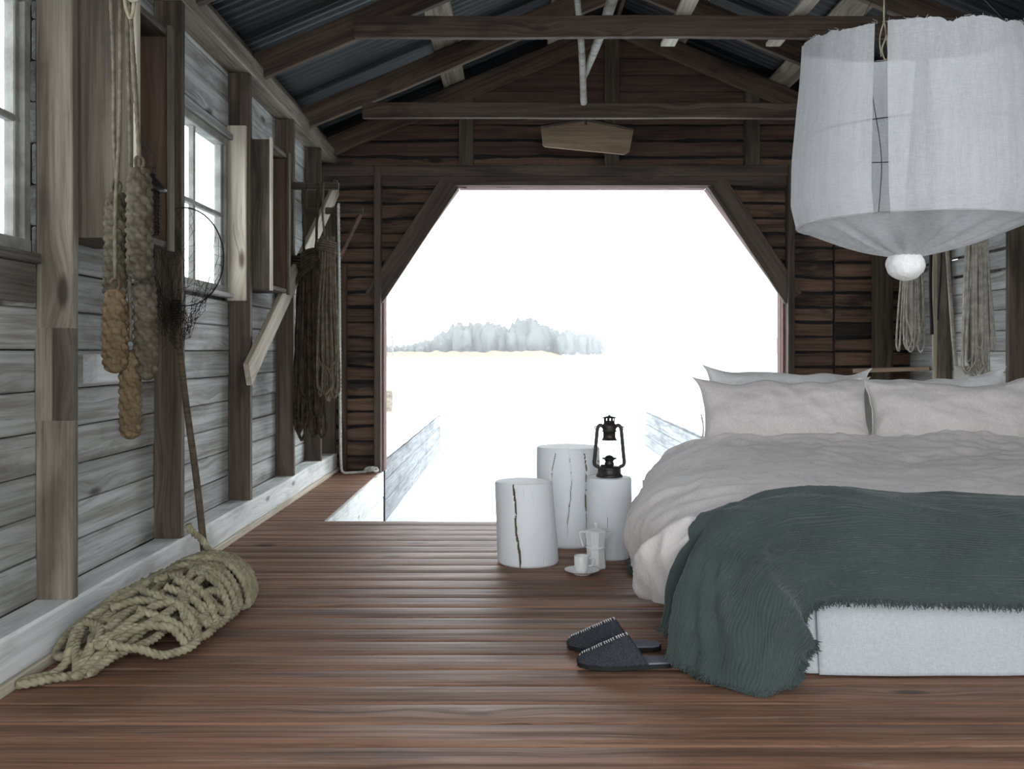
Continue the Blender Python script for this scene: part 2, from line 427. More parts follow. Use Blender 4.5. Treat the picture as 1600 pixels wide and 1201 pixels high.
# near stud: scarfed repair at its foot
v, f = board_mesh(.55, STUD, .045, nx=6, ch=.004)
plank('stud', (XL+STUD/2, 2.972, .14), (XL+STUD/2, 2.972, .69), STUD, .045, (0, -1, 0), 'stud', wl, nx=6, ch=.004)
plank('stud', (XL+.027, 2.968, .69), (XL+.027, 2.968, .975), 0.052, .05, (0, -1, 0), 'stud', wl, nx=4, ch=.003)
plank('stud', (XL+.083, 2.974, .69), (XL+.083, 2.974, .975), .058, .043, (0, -1, 0), 'stud_dark', wl, nx=4, ch=.003)
# pale strip nailed on the near face of the stud beyond the second window
plank('batten', (XL+.05, 4.918, 1.165), (XL+.05, 4.918, 2.06), .098, .02, (0, -1, 0), 'stud_pale', wl, nx=6, ch=.003)
plank('top_plate', (XL+.057, YB, 2.385), (XL+.057, YF, 2.385), .125, .10, (0, 0, -1), 'stud', wl, nx=24, rough=.008, wob=.006, ch=.006)
plank('wall_plate', (XL+.02, YB, 2.475), (XL+.02, YF, 2.475), .10, .075, (0, 0, -1), 'stud_dark', wl, nx=20, ch=.005)
sill = plank('baseboard_left', (XL+.057, YB, .07), (XL+.057, YF, .07), .14, .122, (1, 0, 0), 'sill', nx=40, rough=.01, wob=.006, ch=.008)
tag(sill, kind='structure', label='whitewashed sill beam along the foot of the left wall')
tm = plank('trim_1', (XL+.128, YB, .012), (XL+.128, YF, .012), .03, .02, (1, 0, 0), 'stud_pale', nx=10, ch=.003); tag(tm, kind='structure', label='pale quarter strip between sill beam and floor boards')

def window(name, y0, y1, z0, z1, label, cols=2):
    root = tag(empty(name, (XL-.02, y0, z0)), label=label, kind='structure')
    x = XL-.018
    def bar(nm, a, b, wd, th=.04, mt='sash', xo=0): return plank(nm, (x+xo,)+a, (x+xo,)+b, wd, th, (1, 0, 0), mt, root, nx=3, ch=.004)
    bar('window_frame', (y0+.02, z0), (y0+.02, z1), .04, .06); bar('window_frame', (y1-.02, z0), (y1-.02, z1), .04, .06)
    bar('window_frame', (y0, z0+.02), (y1, z0+.02), .04, .062); bar('window_frame', (y0, z1-.02), (y1, z1-.02), .04, .062)
    bar('window_frame', (y0+.055, z0+.04), (y0+.055, z1-.04), .03, .034); bar('window_frame', (y1-.055, z0+.04), (y1-.055, z1-.04), .03, .034)
    zm = (z0+z1)/2; ym = (y0+y1)/2
    bar('glazing_bar', (y0+.04, zm), (y1-.04, zm), .022, .03, xo=.003)
    ends = [y0+.05]+[y0+(y1-y0)*k/cols for k in range(1, cols)]+[y1-.05]
    for k in range(1, cols): bar('glazing_bar', (ends[k], z0+.04), (ends[k], z1-.04), .022, .028)
    for a, b in zip(ends, ends[1:]):
        for c, d in ((z0+.03, zm), (zm, z1-.03)):
            v, f = bxv(x-.008, x-.005, a, b, c, d)
            o = mesh_obj('pane', v, f, W['glass']); keep(o, root)
            o.location = (0, 0, 0); o.location = -root.location
    return root
window('window_1', *WINS[0], 'white glowing window at the left edge of the frame')
window('window_2', *WINS[1], 'four pane window behind the landing net hoop')
window('window_3', *WINS[2], 'window of the left wall beside the camera')
# dark inner sill boards of the windows
plank('window_board', (XL+.01, 2.0, 1.185), (XL+.01, 2.925, 1.185), .04, .03, (0, 0, 1), 'wall_dark', wl, nx=3)
plank('window_board', (XL+.004, 2.0, 1.11), (XL+.004, 2.925, 1.11), .12, .02, (1, 0, 0), 'wall_dark', wl, nx=5)
plank('window_board', (XL+.012, 3.96, 1.19), (XL+.012, 4.92, 1.19), .05, .022, (0, 0, 1), 'wall', wl, nx=3)
plank('window_board', (XL+.012, 3.96, 2.0), (XL+.012, 4.92, 2.0), .04, .03, (0, 0, 1), 'wall', wl, nx=3)

# ---- right wall
slits = [(5.76, 5.99, 1.42), (6.58, 6.74, 1.548), (6.2, 6.28, 1.548)]
wr = mesh_obj('wall_right', [], [], W['wall_dark']); tag(wr, 'weathered board wall behind the bed on the right', kind='structure')
v, f = holed_sheet(YB, YF+.12, -.6, 2.56, XR+.028, XR+.06, [(a, b, z-.016, z-.002) for a, b, z in slits])
wr.data.from_pydata(v, [], f); wr.data.update()
studs_y2 = [-1.2, -.3, .98, 1.98, 2.95, 3.9, 4.93, 5.62, 6.6]
edges = [YB]+[s+.022 for s in studs_y2]+[YF]
courses(wr, XR, -1, [], lambda ci, a: 'wall', slits)
for y in studs_y2:
    plank('stud', (XR-STUD/2, y+.022, .14), (XR-STUD/2, y+.022, 2.34), STUD, .045, (0, -1, 0), 'stud' if y == 6.6 else 'stud_dark', wr, nx=6, rough=.003, wob=.004, ch=.004)
plank('batten', (XR-STUD-.008, 6.6, .2), (XR-STUD-.008, 6.6, 2.3), .03, .016, (0, -1, 0), 'stud_pale', wr, nx=4)
plank('top_plate', (XR-.057, YB, 2.385), (XR-.057, YF, 2.385), .125, .10, (0, 0, -1), 'stud_dark', wr, nx=24, rough=.008, ch=.006)
s2 = plank('baseboard_right', (XR-.057, YB, .07), (XR-.057, YF, .07), .14, .122, (-1, 0, 0), 'sill', nx=30, rough=.008, ch=.008)
tag(s2, kind='structure', label='whitewashed sill beam along the foot of the right wall')

# ---- far gable wall with the octagonal boat door opening
OX0, OX1, OZ, OC = -.995, 2.03, 2.155, 1.37
TX0, TX1 = -.43, 1.46
def open_left(z): return OX0 if z < OC else OX0+(TX0-OX0)*(z-OC)/(OZ-OC)
def open_right(z): return OX1 if z < OC else OX1+(TX1-OX1)*(z-OC)/(OZ-OC)
outer = [(XL-.03, -.6), (XL-.03, 2.545), (RIDGE, roof_z(RIDGE)+.085), (XR+.03, 2.545), (XR+.03, -.6)]
def prism_xz(poly, y0, y1):
    n = len(poly); v = [(x, y0, z) for x, z in poly]+[(x, y1, z) for x, z in poly]
    f = [tuple(range(n)), tuple(reversed(range(n, 2*n)))]+[(i, i+n, (i+1) % n+n, (i+1) % n) for i in range(n)]
    return v, f
Y0, Y1 = YF+.028, YF+.055
wb_parts = [prism_xz([(XL-.03, -.6), (XL-.03, OC), (OX0, OC), (OX0, -.6)], Y0, Y1), prism_xz([(OX1, -.6), (OX1, OC), (XR+.03, OC), (XR+.03, -.6)], Y0, Y1),
            prism_xz([(XL-.03, OC), (XL-.03, OZ), (TX0, OZ), (OX0, OC)], Y0, Y1), prism_xz([(OX1, OC), (TX1, OZ), (XR+.03, OZ), (XR+.03, OC)], Y0, Y1),
            prism_xz([(XL-.03, OZ), (XL-.03, 2.545), (RIDGE, roof_z(RIDGE)+.085), (XR+.03, 2.545), (XR+.03, OZ)], Y0, Y1)]
v, f = join(wb_parts)
wb = mesh_obj('wall_back', v, f, W['gap_shade']); tag(wb, 'dark brown gable wall around the boat opening', kind='structure')
zc = 0.0; k = 0
def roof_x(z): return (XL+.1+(z-2.515)/.42, XR-.1-(z-2.515)/.42)
while zc < 3.3:
    h = .113 if zc < 2.2 else .125
    z0, z1 = zc, zc+h; zm = (z0+z1)/2
    def seg(xa, xb, mt):
        if xb-xa < .04: return
        gap = .020 if zc < 2.6 else .002
        plank('board', (xa, YF+.012+random.uniform(-.003, .003), zm), (xb, YF+.012+random.uniform(-.003, .003), zm), h-gap, .024, (0, -1, 0), mt, wb,
              nx=max(4, int((xb-xa)*18)), waney=.014 if zc < 2.6 else .001, rough=.004, ch=.004)
    mt = 'gable' if zc < 2.3 else 'gable_smooth'
    if zm < OZ:
        seg(XL, open_left(zm)-.03, mt)
        xs = [open_right(zm)+.03, 2.42, XR]
        for a, b in zip(xs, xs[1:]): seg(a, b-.004, mt)
    else:
        a, b = (XL, XR) if z1 < 2.5 else roof_x(z1)
        cuts = [a, -.37, .73, 1.79, b]
        cuts = [a]+[c for c in cuts[1:-1] if a < c < b]+[b]
        for c, d in zip(cuts, cuts[1:]): seg(c, d, mt)
    zc += h
yb = YF-.03
def wplank(nm, a, b, wd, th, mt='trim', dy=0, **k): return plank(nm, (a[0], yb+dy, a[1]), (b[0], yb+dy, b[1]), wd, th, (0, -1, 0), mt, wb, **k)
wplank('header', (XL, 2.27), (XR, 2.27), .078, .06, 'trim', -.012, nx=20, rough=.004)
wplank('header', (XL, 2.195), (XR, 2.195), .07, .05, 'trim', 0, nx=20)
wplank('door_post', (-1.035, 0), (-1.035, 2.3), .05, .09, 'trim', -.02, nx=8, wob=.006)
wplank('door_post', (2.075, 0), (2.075, 2.3), .05, .09, 'trim', -.02, nx=8, wob=.006)
wplank('wall_batten', (-1.30, 0), (-1.30, 1.56), .05, .05, 'gable_smooth', 0, nx=6)
wplank('corner_post', (XL+.06, 0), (XL+.06, 2.25), .11, .06, 'stud_dark', 0, nx=6)
wplank('corner_post', (2.76, 0), (2.76, 2.3), .13, .09, 'stud_dark', -.05, nx=6)
for a, b in (((OX0-.075, OC-.06), (TX0-.06, OZ+.03)), ((OX1+.075, OC-.06), (TX1+.06, OZ+.03))):
    wplank('corner_brace', a, b, .15, .045, 'trim', -.004, nx=8)
for x in (-.37, .73, 1.79):
    top = roof_z(x)-.03
    wplank('gable_stud', (x, 2.31), (x, top), .11, .06, 'stud_dark', -.006, nx=5)
# red painted reveal of the opening (outer boards)
ed = [(OX0, 0), (OX0, OC), (TX0, OZ), (TX1, OZ), (OX1, OC), (OX1, 0)]
for a, b in zip(ed, ed[1:]):
    dx, dz = b[0]-a[0], b[1]-a[1]; ln = math.hypot(dx, dz); nx_, nz_ = -dz/ln, dx/ln
    plank('reveal_board', (a[0]+nx_*.012, YF+.07, a[1]+nz_*.012), (b[0]+nx_*.012, YF+.07, b[1]+nz_*.012), .16, .022, (nx_, 0, nz_), 'red_paint', wb, nx=3)

# ---- floor boards, each one a piece
fl = mesh_obj('floor', *join([bxv(XL+.1, XR-.1, YB, 5.10, -.16, -.045), bxv(XL+.1, -1.06, 5.10, YF, -.16, -.045), bxv(1.9, XR-.1, 5.1, YF, -.16, -.045)]), W['wall_dark'])
tag(fl, 'reddish brown plank floor with a boat slip cut out at the far end', kind='structure')
y = 5.15; FP = .134
while y > YB+.1:
    plank('floor_board', (XL+.13, y-FP/2, -.0175), (XR-.12, y-FP/2, -.0175+random.uniform(-.0008, .0008)), FP-.0035, .035, (0, 0, 1), 'floor', fl, nx=2, crown=.0035, ch=.004)
    y -= FP
y = 5.15
while y < YF+.05:
    y1 = min(y+.096, YF+.06)
    plank('floor_board', (XL+.13, (y+y1)/2, -.0175), (-1.025, (y+y1)/2, -.0175), y1-y-.004, .035, (0, 0, 1), 'floor', fl, nx=2, crown=.004, ch=.004)
    plank('floor_board', (1.87, (y+y1)/2, -.0175), (XR-.12, (y+y1)/2, -.0175), y1-y-.004, .035, (0, 0, 1), 'floor', fl, nx=2, crown=.004, ch=.004)
    y = y1
for k_, (za, zb) in enumerate(((-.006, -.20), (-.205, -.44), (-.445, -.7))):
    for x_, sg in ((-1.017, 1), (1.862, -1)):
        plank('slip_board', (x_, 5.10, (za+zb)/2), (x_, 7.36, (za+zb)/2), za-zb, .024, (sg, 0, 0), 'sill', fl, nx=6, rough=.004)
    plank('slip_board', (-1.02, 5.14, (za+zb)/2-.03), (1.86, 5.14, (za+zb)/2-.03), za-zb, .02, (0, 1, 0), 'sill', fl, nx=6)

# ---- roof: corrugated sheets, rafters, ties, purlins
ceil = empty('ceiling', (0, 0, 0), kind='structure', label='pitched roof of dark corrugated iron on brown rafters')
def sheet_mesh(side):
    y0 = -.41; n = 11*10+1; vs_ = []; fs = []
    xe, xr = (XL-.25, RIDGE) if side < 0 else (XR+.25, RIDGE)
    for i in range(n):
        y = i*.0076; a = .009*math.cos(2*math.pi*y/.076)
        for x in (xe, xr):
            vs_.append((x, y, roof_z(x)+.085+a+(.01 if False else 0)))
    for i in range(n-1):
        q = (i*2, i*2+1, i*2+3, i*2+2); fs.append(q if side > 0 else q[::-1])
    me = bpy.data.meshes.new('roof_sheet'); me.from_pydata(vs_, [], fs); me.materials.append(W['iron'])
    me.polygons.foreach_set('use_smooth', [True]*len(fs)); me.update(); return me
for side in (-1, 1):
    me = sheet_mesh(side)
    y = YB; k = 0
    while y < YF+.3:
        o = bpy.data.objects.new('roof_sheet', me); C.objects.link(o); o.parent = ceil; o.location = (0, y, .004*(k % 2)); y += .76; k += 1
plank('ridge_board', (RIDGE, YB, roof_z(RIDGE)+.03), (RIDGE, YF+.2, roof_z(RIDGE)+.03), .12, .03, (1, 0, 0), 'roof', ceil, nx=10)
RAFT = [7.22, 6.35, 5.2, 4.1, 2.98, 1.85, .75, -.35, -1.2]
for y in RAFT:
    for sg in (-1, 1):
        xe = XL-.1 if sg < 0 else XR+.1
        za, zb = roof_z(xe)-.065, roof_z(RIDGE)-.065
        plank('rafter', (xe, y, za), (RIDGE, y, zb), .14, .05, (0, -1, 0), 'roof', ceil, nx=10, rough=.004, wob=.008, ch=.004)
def tie(y, z0, z1, xa, xb, mt='roof'): plank('collar_tie', (xa, y-.048, (z0+z1)/2), (xb, y-.048, (z0+z1)/2), z1-z0, .045, (0, -1, 0), mt, ceil, nx=14, rough=.005, wob=.006, ch=.004)
tie(5.2, 2.585, 2.70, -.86, 2.38); tie(6.35, 2.435, 2.535, -1.0, 2.53)
for y in RAFT[3:]: tie(y, 2.585, 2.70, -.84, 2.37)
for xc in (-.46, .30, 1.23, 1.99):
    zc_ = roof_z(xc)+.033; sg = 1 if xc < RIDGE else -1
    ys = [YB, .5, 3.2, 5.9, YF+.2]
    for a, b in zip(ys, ys[1:]):
        plank('purlin', (xc, a, zc_), (xc, b-.006, zc_), .17 if xc not in (.30, 1.23) else .12, .03, (.42*sg*-1, 0, 1), 'stud' if xc != .30 else 'roof_pale', ceil, nx=6, ch=.004)

# ------------------------------------------------------------------ outdoors
lake = mesh_obj('lake', [(-700, 5.0, -.42), (700, 5.0, -.42), (700, 1500, -.42), (-700, 1500, -.42)], [(0, 1, 2, 3)], W['lake'])
tag(lake, 'white misty lake beyond the opening', kind='structure')
gr = mesh_obj('ground', *join([bxv(-60, -1.6, YB-30, 5.0, -.7, -.35), bxv(3.1, 60, YB-30, 5.0, -.7, -.35), bxv(-60, 60, YB-30, YB, -.7, -.15), bxv(-1.6, 3.1, YB, 5.0, -.9, -.6)]), W['snow'])
tag(gr, 'snowy ground around the boathouse', kind='structure')
def jetty(x0, x1, y0, y1, label):
    root = empty('jetty', (x0, y0, -.42), label=label, cat='jetty')
    inner = x1 if x1 < 0 else x0; sg = 1 if x1 < 0 else -1
    for za, zb in ((.05, -.10), (-.105, -.26), (-.265, -.46)):
        plank('side_board', (inner, y0, (za+zb)/2), (inner, y1, (za+zb)/2), za-zb, .03, (sg, 0, 0), 'jetty', root, nx=14, rough=.01, ch=.004)
    plank('side_board', (x0, y1, -.2), (x1, y1, -.2), .5, .03, (0, 1, 0), 'jetty', root, nx=5)
    y = y0
    while y < y1-.1:
        plank('deck_board', (x0, y+.075, .062), (x1, y+.075, .062), .14, .03, (0, 0, 1), 'jetty', root, nx=2); y += .15
    v, f = lathe([(0, 0)], 3)
    G = patch([[(x0-.02, a, .079), (x0+.02, a, .1), ((x0+x1)/2, a, .12), (x1-.02, a, .1), (x1+.02, a, .075)] for a in np.linspace(y0, y1+.02, 6)], 14, 60)
    for i in range(G.shape[0]):
        for j in range(G.shape[1]): G[i, j, 2] += .012*nz(G[i, j, 0]*3, G[i, j, 1]*3)
    mesh_obj('snow_cover', G.reshape(-1, 3)-np.array(root.location), grid_faces(14, 60), W['snow'], root, True)
    for y in (y0+1.0, (y0+y1)/2, y1-.3):
        for x in (x0+.1, x1-.1):
            v, f = lathe([(.07, -.9), (.07, .02)], 10, x, y, 0); o = mesh_obj('pile', v, f, W['jetty'], root); o.location = -root.location
    return root
jetty(-2.4, -1.03, 7.45, 13.1, 'pale snow topped jetty running out left of the opening')
jetty(1.85, 3.2, 7.45, 13.6, 'pale snow topped jetty beyond the bed, right of the opening')
v, f = lathe([(.05, 0), (.055, .12), (.052, .27), (.045, .285)], 12)
mp = mesh_obj('mooring_post', v, f, W['stud']); mp.location = (-1.66, 12.6, .118); tag(mp, 'short tan mooring post on the end of the left jetty', 'post')

def blob(cx, cy, cz, rx, ry, rz, seed, sub=(12, 9)):
    V_, F = [], []; nu, nv = sub
    for j in range(nv+1):
        t = math.pi*j/nv
        for i in range(nu):
            p = 2*math.pi*i/nu; d = Vector((math.sin(t)*math.cos(p), math.sin(t)*math.sin(p), math.cos(t)))
            k = 1+.55*noise.noise(d*2.2+Vector((seed, 0, 0)))+.25*noise.noise(d*5+Vector((seed, 4, 0)))
            V_.append((cx+rx*k*d.x, cy+ry*k*d.y, cz+rz*k*d.z))
    for j in range(nv):
        for i in range(nu):
            i2 = (i+1) % nu; F.append((j*nu+i, (j+1)*nu+i, (j+1)*nu+i2, j*nu+i2))
    return V_, F
def shore(name, pts, y, depth, h, mt, label):
    n = len(pts); V_ = []; F = []
    for i, (x, hh) in enumerate(pts):
        V_ += [(x, y, -.5), (x, y+.8, -.42+h*hh), (x, y+depth, -.42+h*hh*1.5), (x, y+depth*1.1, -.5)]
    for i in range(n-1):
        a = i*4; F += [(a, a+4, a+5, a+1), (a+1, a+5, a+6, a+2), (a+2, a+6, a+7, a+3)]
    o = mesh_obj(name, V_, F, mt); return tag(o, label, kind='structure')
PX = lambda px, y: (px-805)*y/1500
isl_y = 285
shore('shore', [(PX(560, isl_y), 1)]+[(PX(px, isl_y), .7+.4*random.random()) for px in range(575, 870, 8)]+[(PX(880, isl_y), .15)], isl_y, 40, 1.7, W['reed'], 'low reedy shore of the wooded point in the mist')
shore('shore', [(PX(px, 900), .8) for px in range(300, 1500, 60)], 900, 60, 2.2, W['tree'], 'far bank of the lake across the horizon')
def hgt(px):
    xs = [560, 620, 640, 680, 700, 720, 770, 800, 812, 826, 845, 870, 900, 930, 945]; hs = [3.2, 2.6, 3.0, 4.4, 7.2, 8.4, 8.2, 7.0, 9.2, 9.6, 7.6, 6.6, 6.2, 5.0, 2.0]
    return np.interp(px, xs, hs)
ps = []
for i in range(300):
    px = random.uniform(560, 940); dy = random.uniform(4, 42)
    if px > 880: dy = random.uniform(120, 260)
    y = isl_y+dy; H = hgt(px)*(y/285)*random.uniform(.75, 1.08)
    ps.append(blob(PX(px, y), y, H*.55, H*random.uniform(.2, .34), 2.5, H*.5, i*1.7))
v, f = join(ps)
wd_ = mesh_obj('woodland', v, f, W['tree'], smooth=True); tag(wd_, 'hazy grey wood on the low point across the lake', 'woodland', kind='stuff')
ps = []
for i in range(260):
    px = random.uniform(330, 1480); y = 915+random.uniform(0, 60); H = random.uniform(11, 17)*(1+.15*math.sin(px*.021))
    ps.append(blob(PX(px, y), y, H*.5, H*random.uniform(.4, .8), 6, H*.5, i*2.3, (9, 6)))
v, f = join(ps)
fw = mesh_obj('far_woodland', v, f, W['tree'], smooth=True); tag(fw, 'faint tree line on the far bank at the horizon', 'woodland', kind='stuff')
# bare tree on the left of the point
tr_ = empty('bare_tree', (PX(614, 262), 262, 0), label='faint bare tree at the left edge of the opening', cat='tree')
ps = []
def branch(p, d, L, r, lev):
    q = p+d*L; pts = [p, p+d*L*.5+Vector((random.uniform(-.1, .1)*L, 0, 0)), q]
    ps.append(tube([tuple(a) for a in pts], [r, r*.8, r*.6], 5))
    if lev == 0: return
    for _ in range(4):
        nd = (d+Vector((random.uniform(-.9, .9), random.uniform(-.5, .5), random.uniform(-.1, .6)))).normalized()
        branch(p+d*L*random.uniform(.5, 1), nd, L*.6, r*.55, lev-1)
branch(Vector((0, 0, 0)), Vector((0, 0, 1)), 4.2, .2, 4)
v, f = join(ps); mesh_obj('branches', v, f, W['bark'], tr_)
v, f = lathe([(.3, -.2), (.2, 2)], 8); mesh_obj('trunk', v, f, W['bark'], tr_)
# mist bank over the lake
mm = M('lake_mist'); mm.t.nodes.remove(mm.b); vsn = mm.n('VolumeScatter'); vsn.inputs['Density'].default_value = .00045; vsn.inputs['Color'].default_value = (1, 1, 1, 1)
mm.l(vsn.outputs[0], mm.out.inputs['Volume'])
v, f = bxv(-650, 650, 60, 1200, -.41, 40)
mist = mesh_obj('mist', v, f, mm.m); tag(mist, 'pale winter mist lying over the lake', 'mist', kind='stuff')

# ------------------------------------------------------------------ bed
bed = empty('bed', (1.52, 2.70, 0), label='low double bed base with mattress under a white pleated skirt', cat='bed')
BX0, BX1, BY0, BY1 = .66, 2.42, 2.70, 4.85
def soft_box(x0, x1, y0, y1, z0, z1, r, nu=24):
    G = []
    pr = [(r, z0), (0.3*r, z0+.3*r), (0, z0+r), (0, z1-r), (.3*r, z1-.3*r), (r, z1)]
    V_ = []; F = []
    def ringpts(ins):
        p = []; q = r*1.2
        for cx, cy, a0 in ((x1-q, y1-q, 0), (x0+q, y1-q, 90), (x0+q, y0+q, 180), (x1-q, y0+q, 270)):
            for k in range(6):
                a = math.radians(a0+k*18); p.append((cx+(q-ins)*math.cos(a), cy+(q-ins)*math.sin(a)))
        return p
    for ins, z in pr: V_ += [(a, b, z) for a, b in ringpts(ins)]
    n = 24
    for i in range(len(pr)-1):
        for k in range(n): F.append((i*n+k, i*n+(k+1) % n, (i+1)*n+(k+1) % n, (i+1)*n+k))
    F.append(tuple(reversed(range(n)))); F.append(tuple(range((len(pr)-1)*n, len(pr)*n)))
    return V_, F
def put(o, parent):
    o.parent = parent; o.location = -parent.location; return o
put(mesh_obj('mattress', *soft_box(BX0+.06, BX1-.04, BY0+.06, BY1-.03, .16, .37, .05), W['matt'], None, True), bed)
v, f = bxv(BX0+.08, BX1-.06, BY0+.08, BY1-.05, .03, .16)
put(mesh_obj('bed_base', v, f, W['stud_pale']), bed)
def cloth_sheet(name, G, mat, parent=None, thick=.003):
    nv, nu = G.shape[:2]
    N = grid_normals(G)
    A = G.reshape(-1, 3); B = (G-N*thick).reshape(-1, 3)
    F = grid_faces(nu, nv).tolist(); k = nu*nv
    F2 = [[q+k for q in reversed(fc)] for fc in F]
    rim = list(range(nu))+[r*nu+nu-1 for r in range(1, nv)]+[(nv-1)*nu+c for c in range(nu-2, -1, -1)]+[r*nu for r in range(nv-2, 0, -1)]
    F3 = [[rim[i], rim[i]+k, rim[(i+1) % len(rim)]+k, rim[(i+1) % len(rim)]] for i in range(len(rim))]
    return mesh_obj(name, np.vstack([A, B]), F+F2+F3, mat, parent, True)
def skirt(xs, ys, seed, name='skirt_panel'):
    nu, nv = 90, 22; G = np.zeros((nv, nu, 3))
    for j in range(nv):
        t = j/(nv-1)
        for i in range(nu):
            s = i/(nu-1); x = xs[0]+(xs[1]-xs[0])*s; y = ys[0]+(ys[1]-ys[0])*s
            wv = (.018*nz(s*3.1, seed)+.008*nz(s*7, seed, t*1.2))*(.3+.9*(1-t)) 
            G[j, i] = (x+(wv if xs[0] == xs[1] else 0), y-(wv if xs[0] != xs[1] else 0)-.012*(1-t)+.03*t, .006+.25*t+.003*nz(s*4, seed+5))
    return put(cloth_sheet(name, G, W['skirt']), bed)
skirt((.845, BX1), (2.672, 2.672), 3.3); skirt((BX0-.01, .865), (2.70, 2.69), 8.1); 
skirt((BX0-.015, BX0-.015), (4.85, 2.70), 12.2)
skirt((BX1+.01, BX1+.01), (2.67, 4.85), 15.2)

# duvet: control rows run from the foot (v=0) to the pillows
rows = [
 [(.66,2.80,.15),(.64,2.79,.21),(.67,2.775,.265),(.76,2.76,.27),(1.15,2.755,.265),(1.6,2.755,.26),(2.1,2.755,.26),(2.42,2.76,.25),(2.5,2.77,.20)],
 [(.54,2.86,.13),(.505,2.85,.22),(.57,2.82,.335),(.73,2.80,.40),(1.15,2.79,.405),(1.6,2.79,.395),(2.1,2.79,.395),(2.44,2.77,.34),(2.56,2.8,.22)],
 [(.47,3.02,.105),(.445,3.01,.22),(.515,2.98,.35),(.74,2.95,.425),(1.15,2.94,.425),(1.6,2.94,.415),(2.1,2.94,.42),(2.46,2.95,.37),(2.6,2.97,.2)],
 [(.48,3.35,.11),(.455,3.35,.23),(.53,3.34,.36),(.78,3.30,.445),(1.15,3.30,.435),(1.6,3.30,.43),(2.1,3.3,.43),(2.48,3.3,.38),(2.62,3.3,.2)],
 [(.52,3.75,.14),(.49,3.75,.25),(.57,3.74,.37),(.80,3.72,.45),(1.15,3.72,.45),(1.6,3.72,.44),(2.1,3.72,.445),(2.48,3.72,.39),(2.62,3.7,.2)],
 [(.60,4.15,.18),(.565,4.15,.29),(.64,4.14,.40),(.86,4.12,.475),(1.2,4.12,.485),(1.6,4.12,.475),(2.1,4.12,.48),(2.48,4.12,.41),(2.62,4.1,.2)],
 [(.70,4.42,.22),(.665,4.42,.32),(.73,4.41,.43),(.92,4.40,.50),(1.25,4.40,.515),(1.65,4.38,.52),(2.1,4.40,.52),(2.48,4.4,.43),(2.62,4.4,.2)],
 [(.76,4.56,.24),(.73,4.56,.33),(.79,4.56,.42),(.95,4.56,.47),(1.25,4.56,.48),(1.65,4.56,.48),(2.1,4.56,.48),(2.48,4.55,.42),(2.6,4.55,.2)],
]
NU, NV = 260, 220
D = patch(rows, NU, NV); N = grid_normals(D)
if N[NV//2, NU//2, 2] < 0: N = -N
U_, V__ = np.meshgrid(np.linspace(0, 1, NU), np.linspace(0, 1, NV))
def ridged(a, b, c=0.): return (1-np.abs(vnz(a, b, c))*2.4)
side = np.clip(1-(D[..., 0]-.45)/.42, 0, 1)                       # 1 on the hanging left side
xx, yy, zz = D[..., 0], D[..., 1], D[..., 2]
arc = yy*1.0+ (zz-.3)*.9
wr_ = .010*vnz(xx*2.6, yy*3.4, 1.0)+.006*ridged(xx*3+yy*1.2, yy*5.5-xx*2, 2.)*np.clip(1.2-side, 0, 1)
wr_ += .005*ridged(xx*7-yy*2, yy*9+xx*3, 5.)
wr_ += side*(.030*ridged(arc*3.2+xx, zz*1.1, 7.)+.014*ridged(arc*9, zz*2.5, 9.)+.003*ridged(arc*22, zz*8, 3.))
wr_ *= 1.5; wr_ += .0045*ridged(xx*13, yy*15, 11.)+.007*ridged(xx*6+yy*4, yy*8-xx*5, 17.)
wr_ += .018*np.exp(-((yy-4.33)/.06)**2)*(.6+.8*vnz(xx*3, 2.0))
wr_ += (1-side)*(.020*vnz(xx*1.5, yy*2.6, 21.)+.010*ridged(xx*1.6+yy*.8, yy*3.1-xx*.7, 31.))
D2 = D+N*(wr_-.012)[..., None]
duvet = cloth_sheet('duvet', D2[:, ::-1] if False else D2, W['linen'], None, .02)
duvet.data.flip_normals() if grid_normals(D2)[NV//2, NU//2, 2] < 0 else None
tag(duvet, 'rumpled greige linen duvet spread over the bed and hanging down its left side', 'duvet')

# throw
T = [  # columns u (left hem -> right), rows v (upper edge -> front hem)
 [(.475,2.90,.09),(.495,2.86,.26),(.60,2.90,.41),(.87,2.97,.478),(1.2,2.99,.462),(1.6,2.99,.452),(2.1,2.99,.455),(2.5,2.99,.43)],
 [(.465,2.80,.06),(.495,2.78,.26),(.61,2.83,.40),(.87,2.87,.478),(1.2,2.87,.455),(1.6,2.87,.445),(2.1,2.87,.445),(2.52,2.87,.42)],
 [(.485,2.685,.032),(.53,2.70,.23),(.65,2.745,.37),(.875,2.765,.432),(1.2,2.765,.42),(1.6,2.76,.41),(2.1,2.76,.41),(2.53,2.78,.39)],
 [(.545,2.58,.016),(.60,2.64,.20),(.71,2.69,.315),(.875,2.69,.35),(1.2,2.685,.35),(1.6,2.685,.345),(2.1,2.685,.345),(2.53,2.71,.33)],
 [(.65,2.495,.014),(.70,2.57,.16),(.765,2.625,.25),(.87,2.655,.285),(1.2,2.655,.285),(1.6,2.655,.28),(2.1,2.655,.28),(2.52,2.68,.28)],
 [(.75,2.565,.012),(.765,2.595,.09),(.782,2.625,.17),(.86,2.632,.222),(1.2,2.632,.215),(1.6,2.63,.21),(2.1,2.63,.21),(2.52,2.65,.21)],
]
TU, TV = 420, 300
G = patch(T, TU, TV); NN = grid_normals(G)
flip = NN[TV//3, TU//2, 2] < 0
if flip: NN = -NN
uu, vv = np.meshgrid(np.linspace(0, 1, TU), np.linspace(0, 1, TV))
lf = np.clip(1-uu/.42, 0, 1)
cu, cvv = .41-uu, vv-.12
rad = np.sqrt(np.maximum(cu, 0)**2+cvv**2*.6); phi = np.arctan2(cvv, np.maximum(cu, .001)+.02)
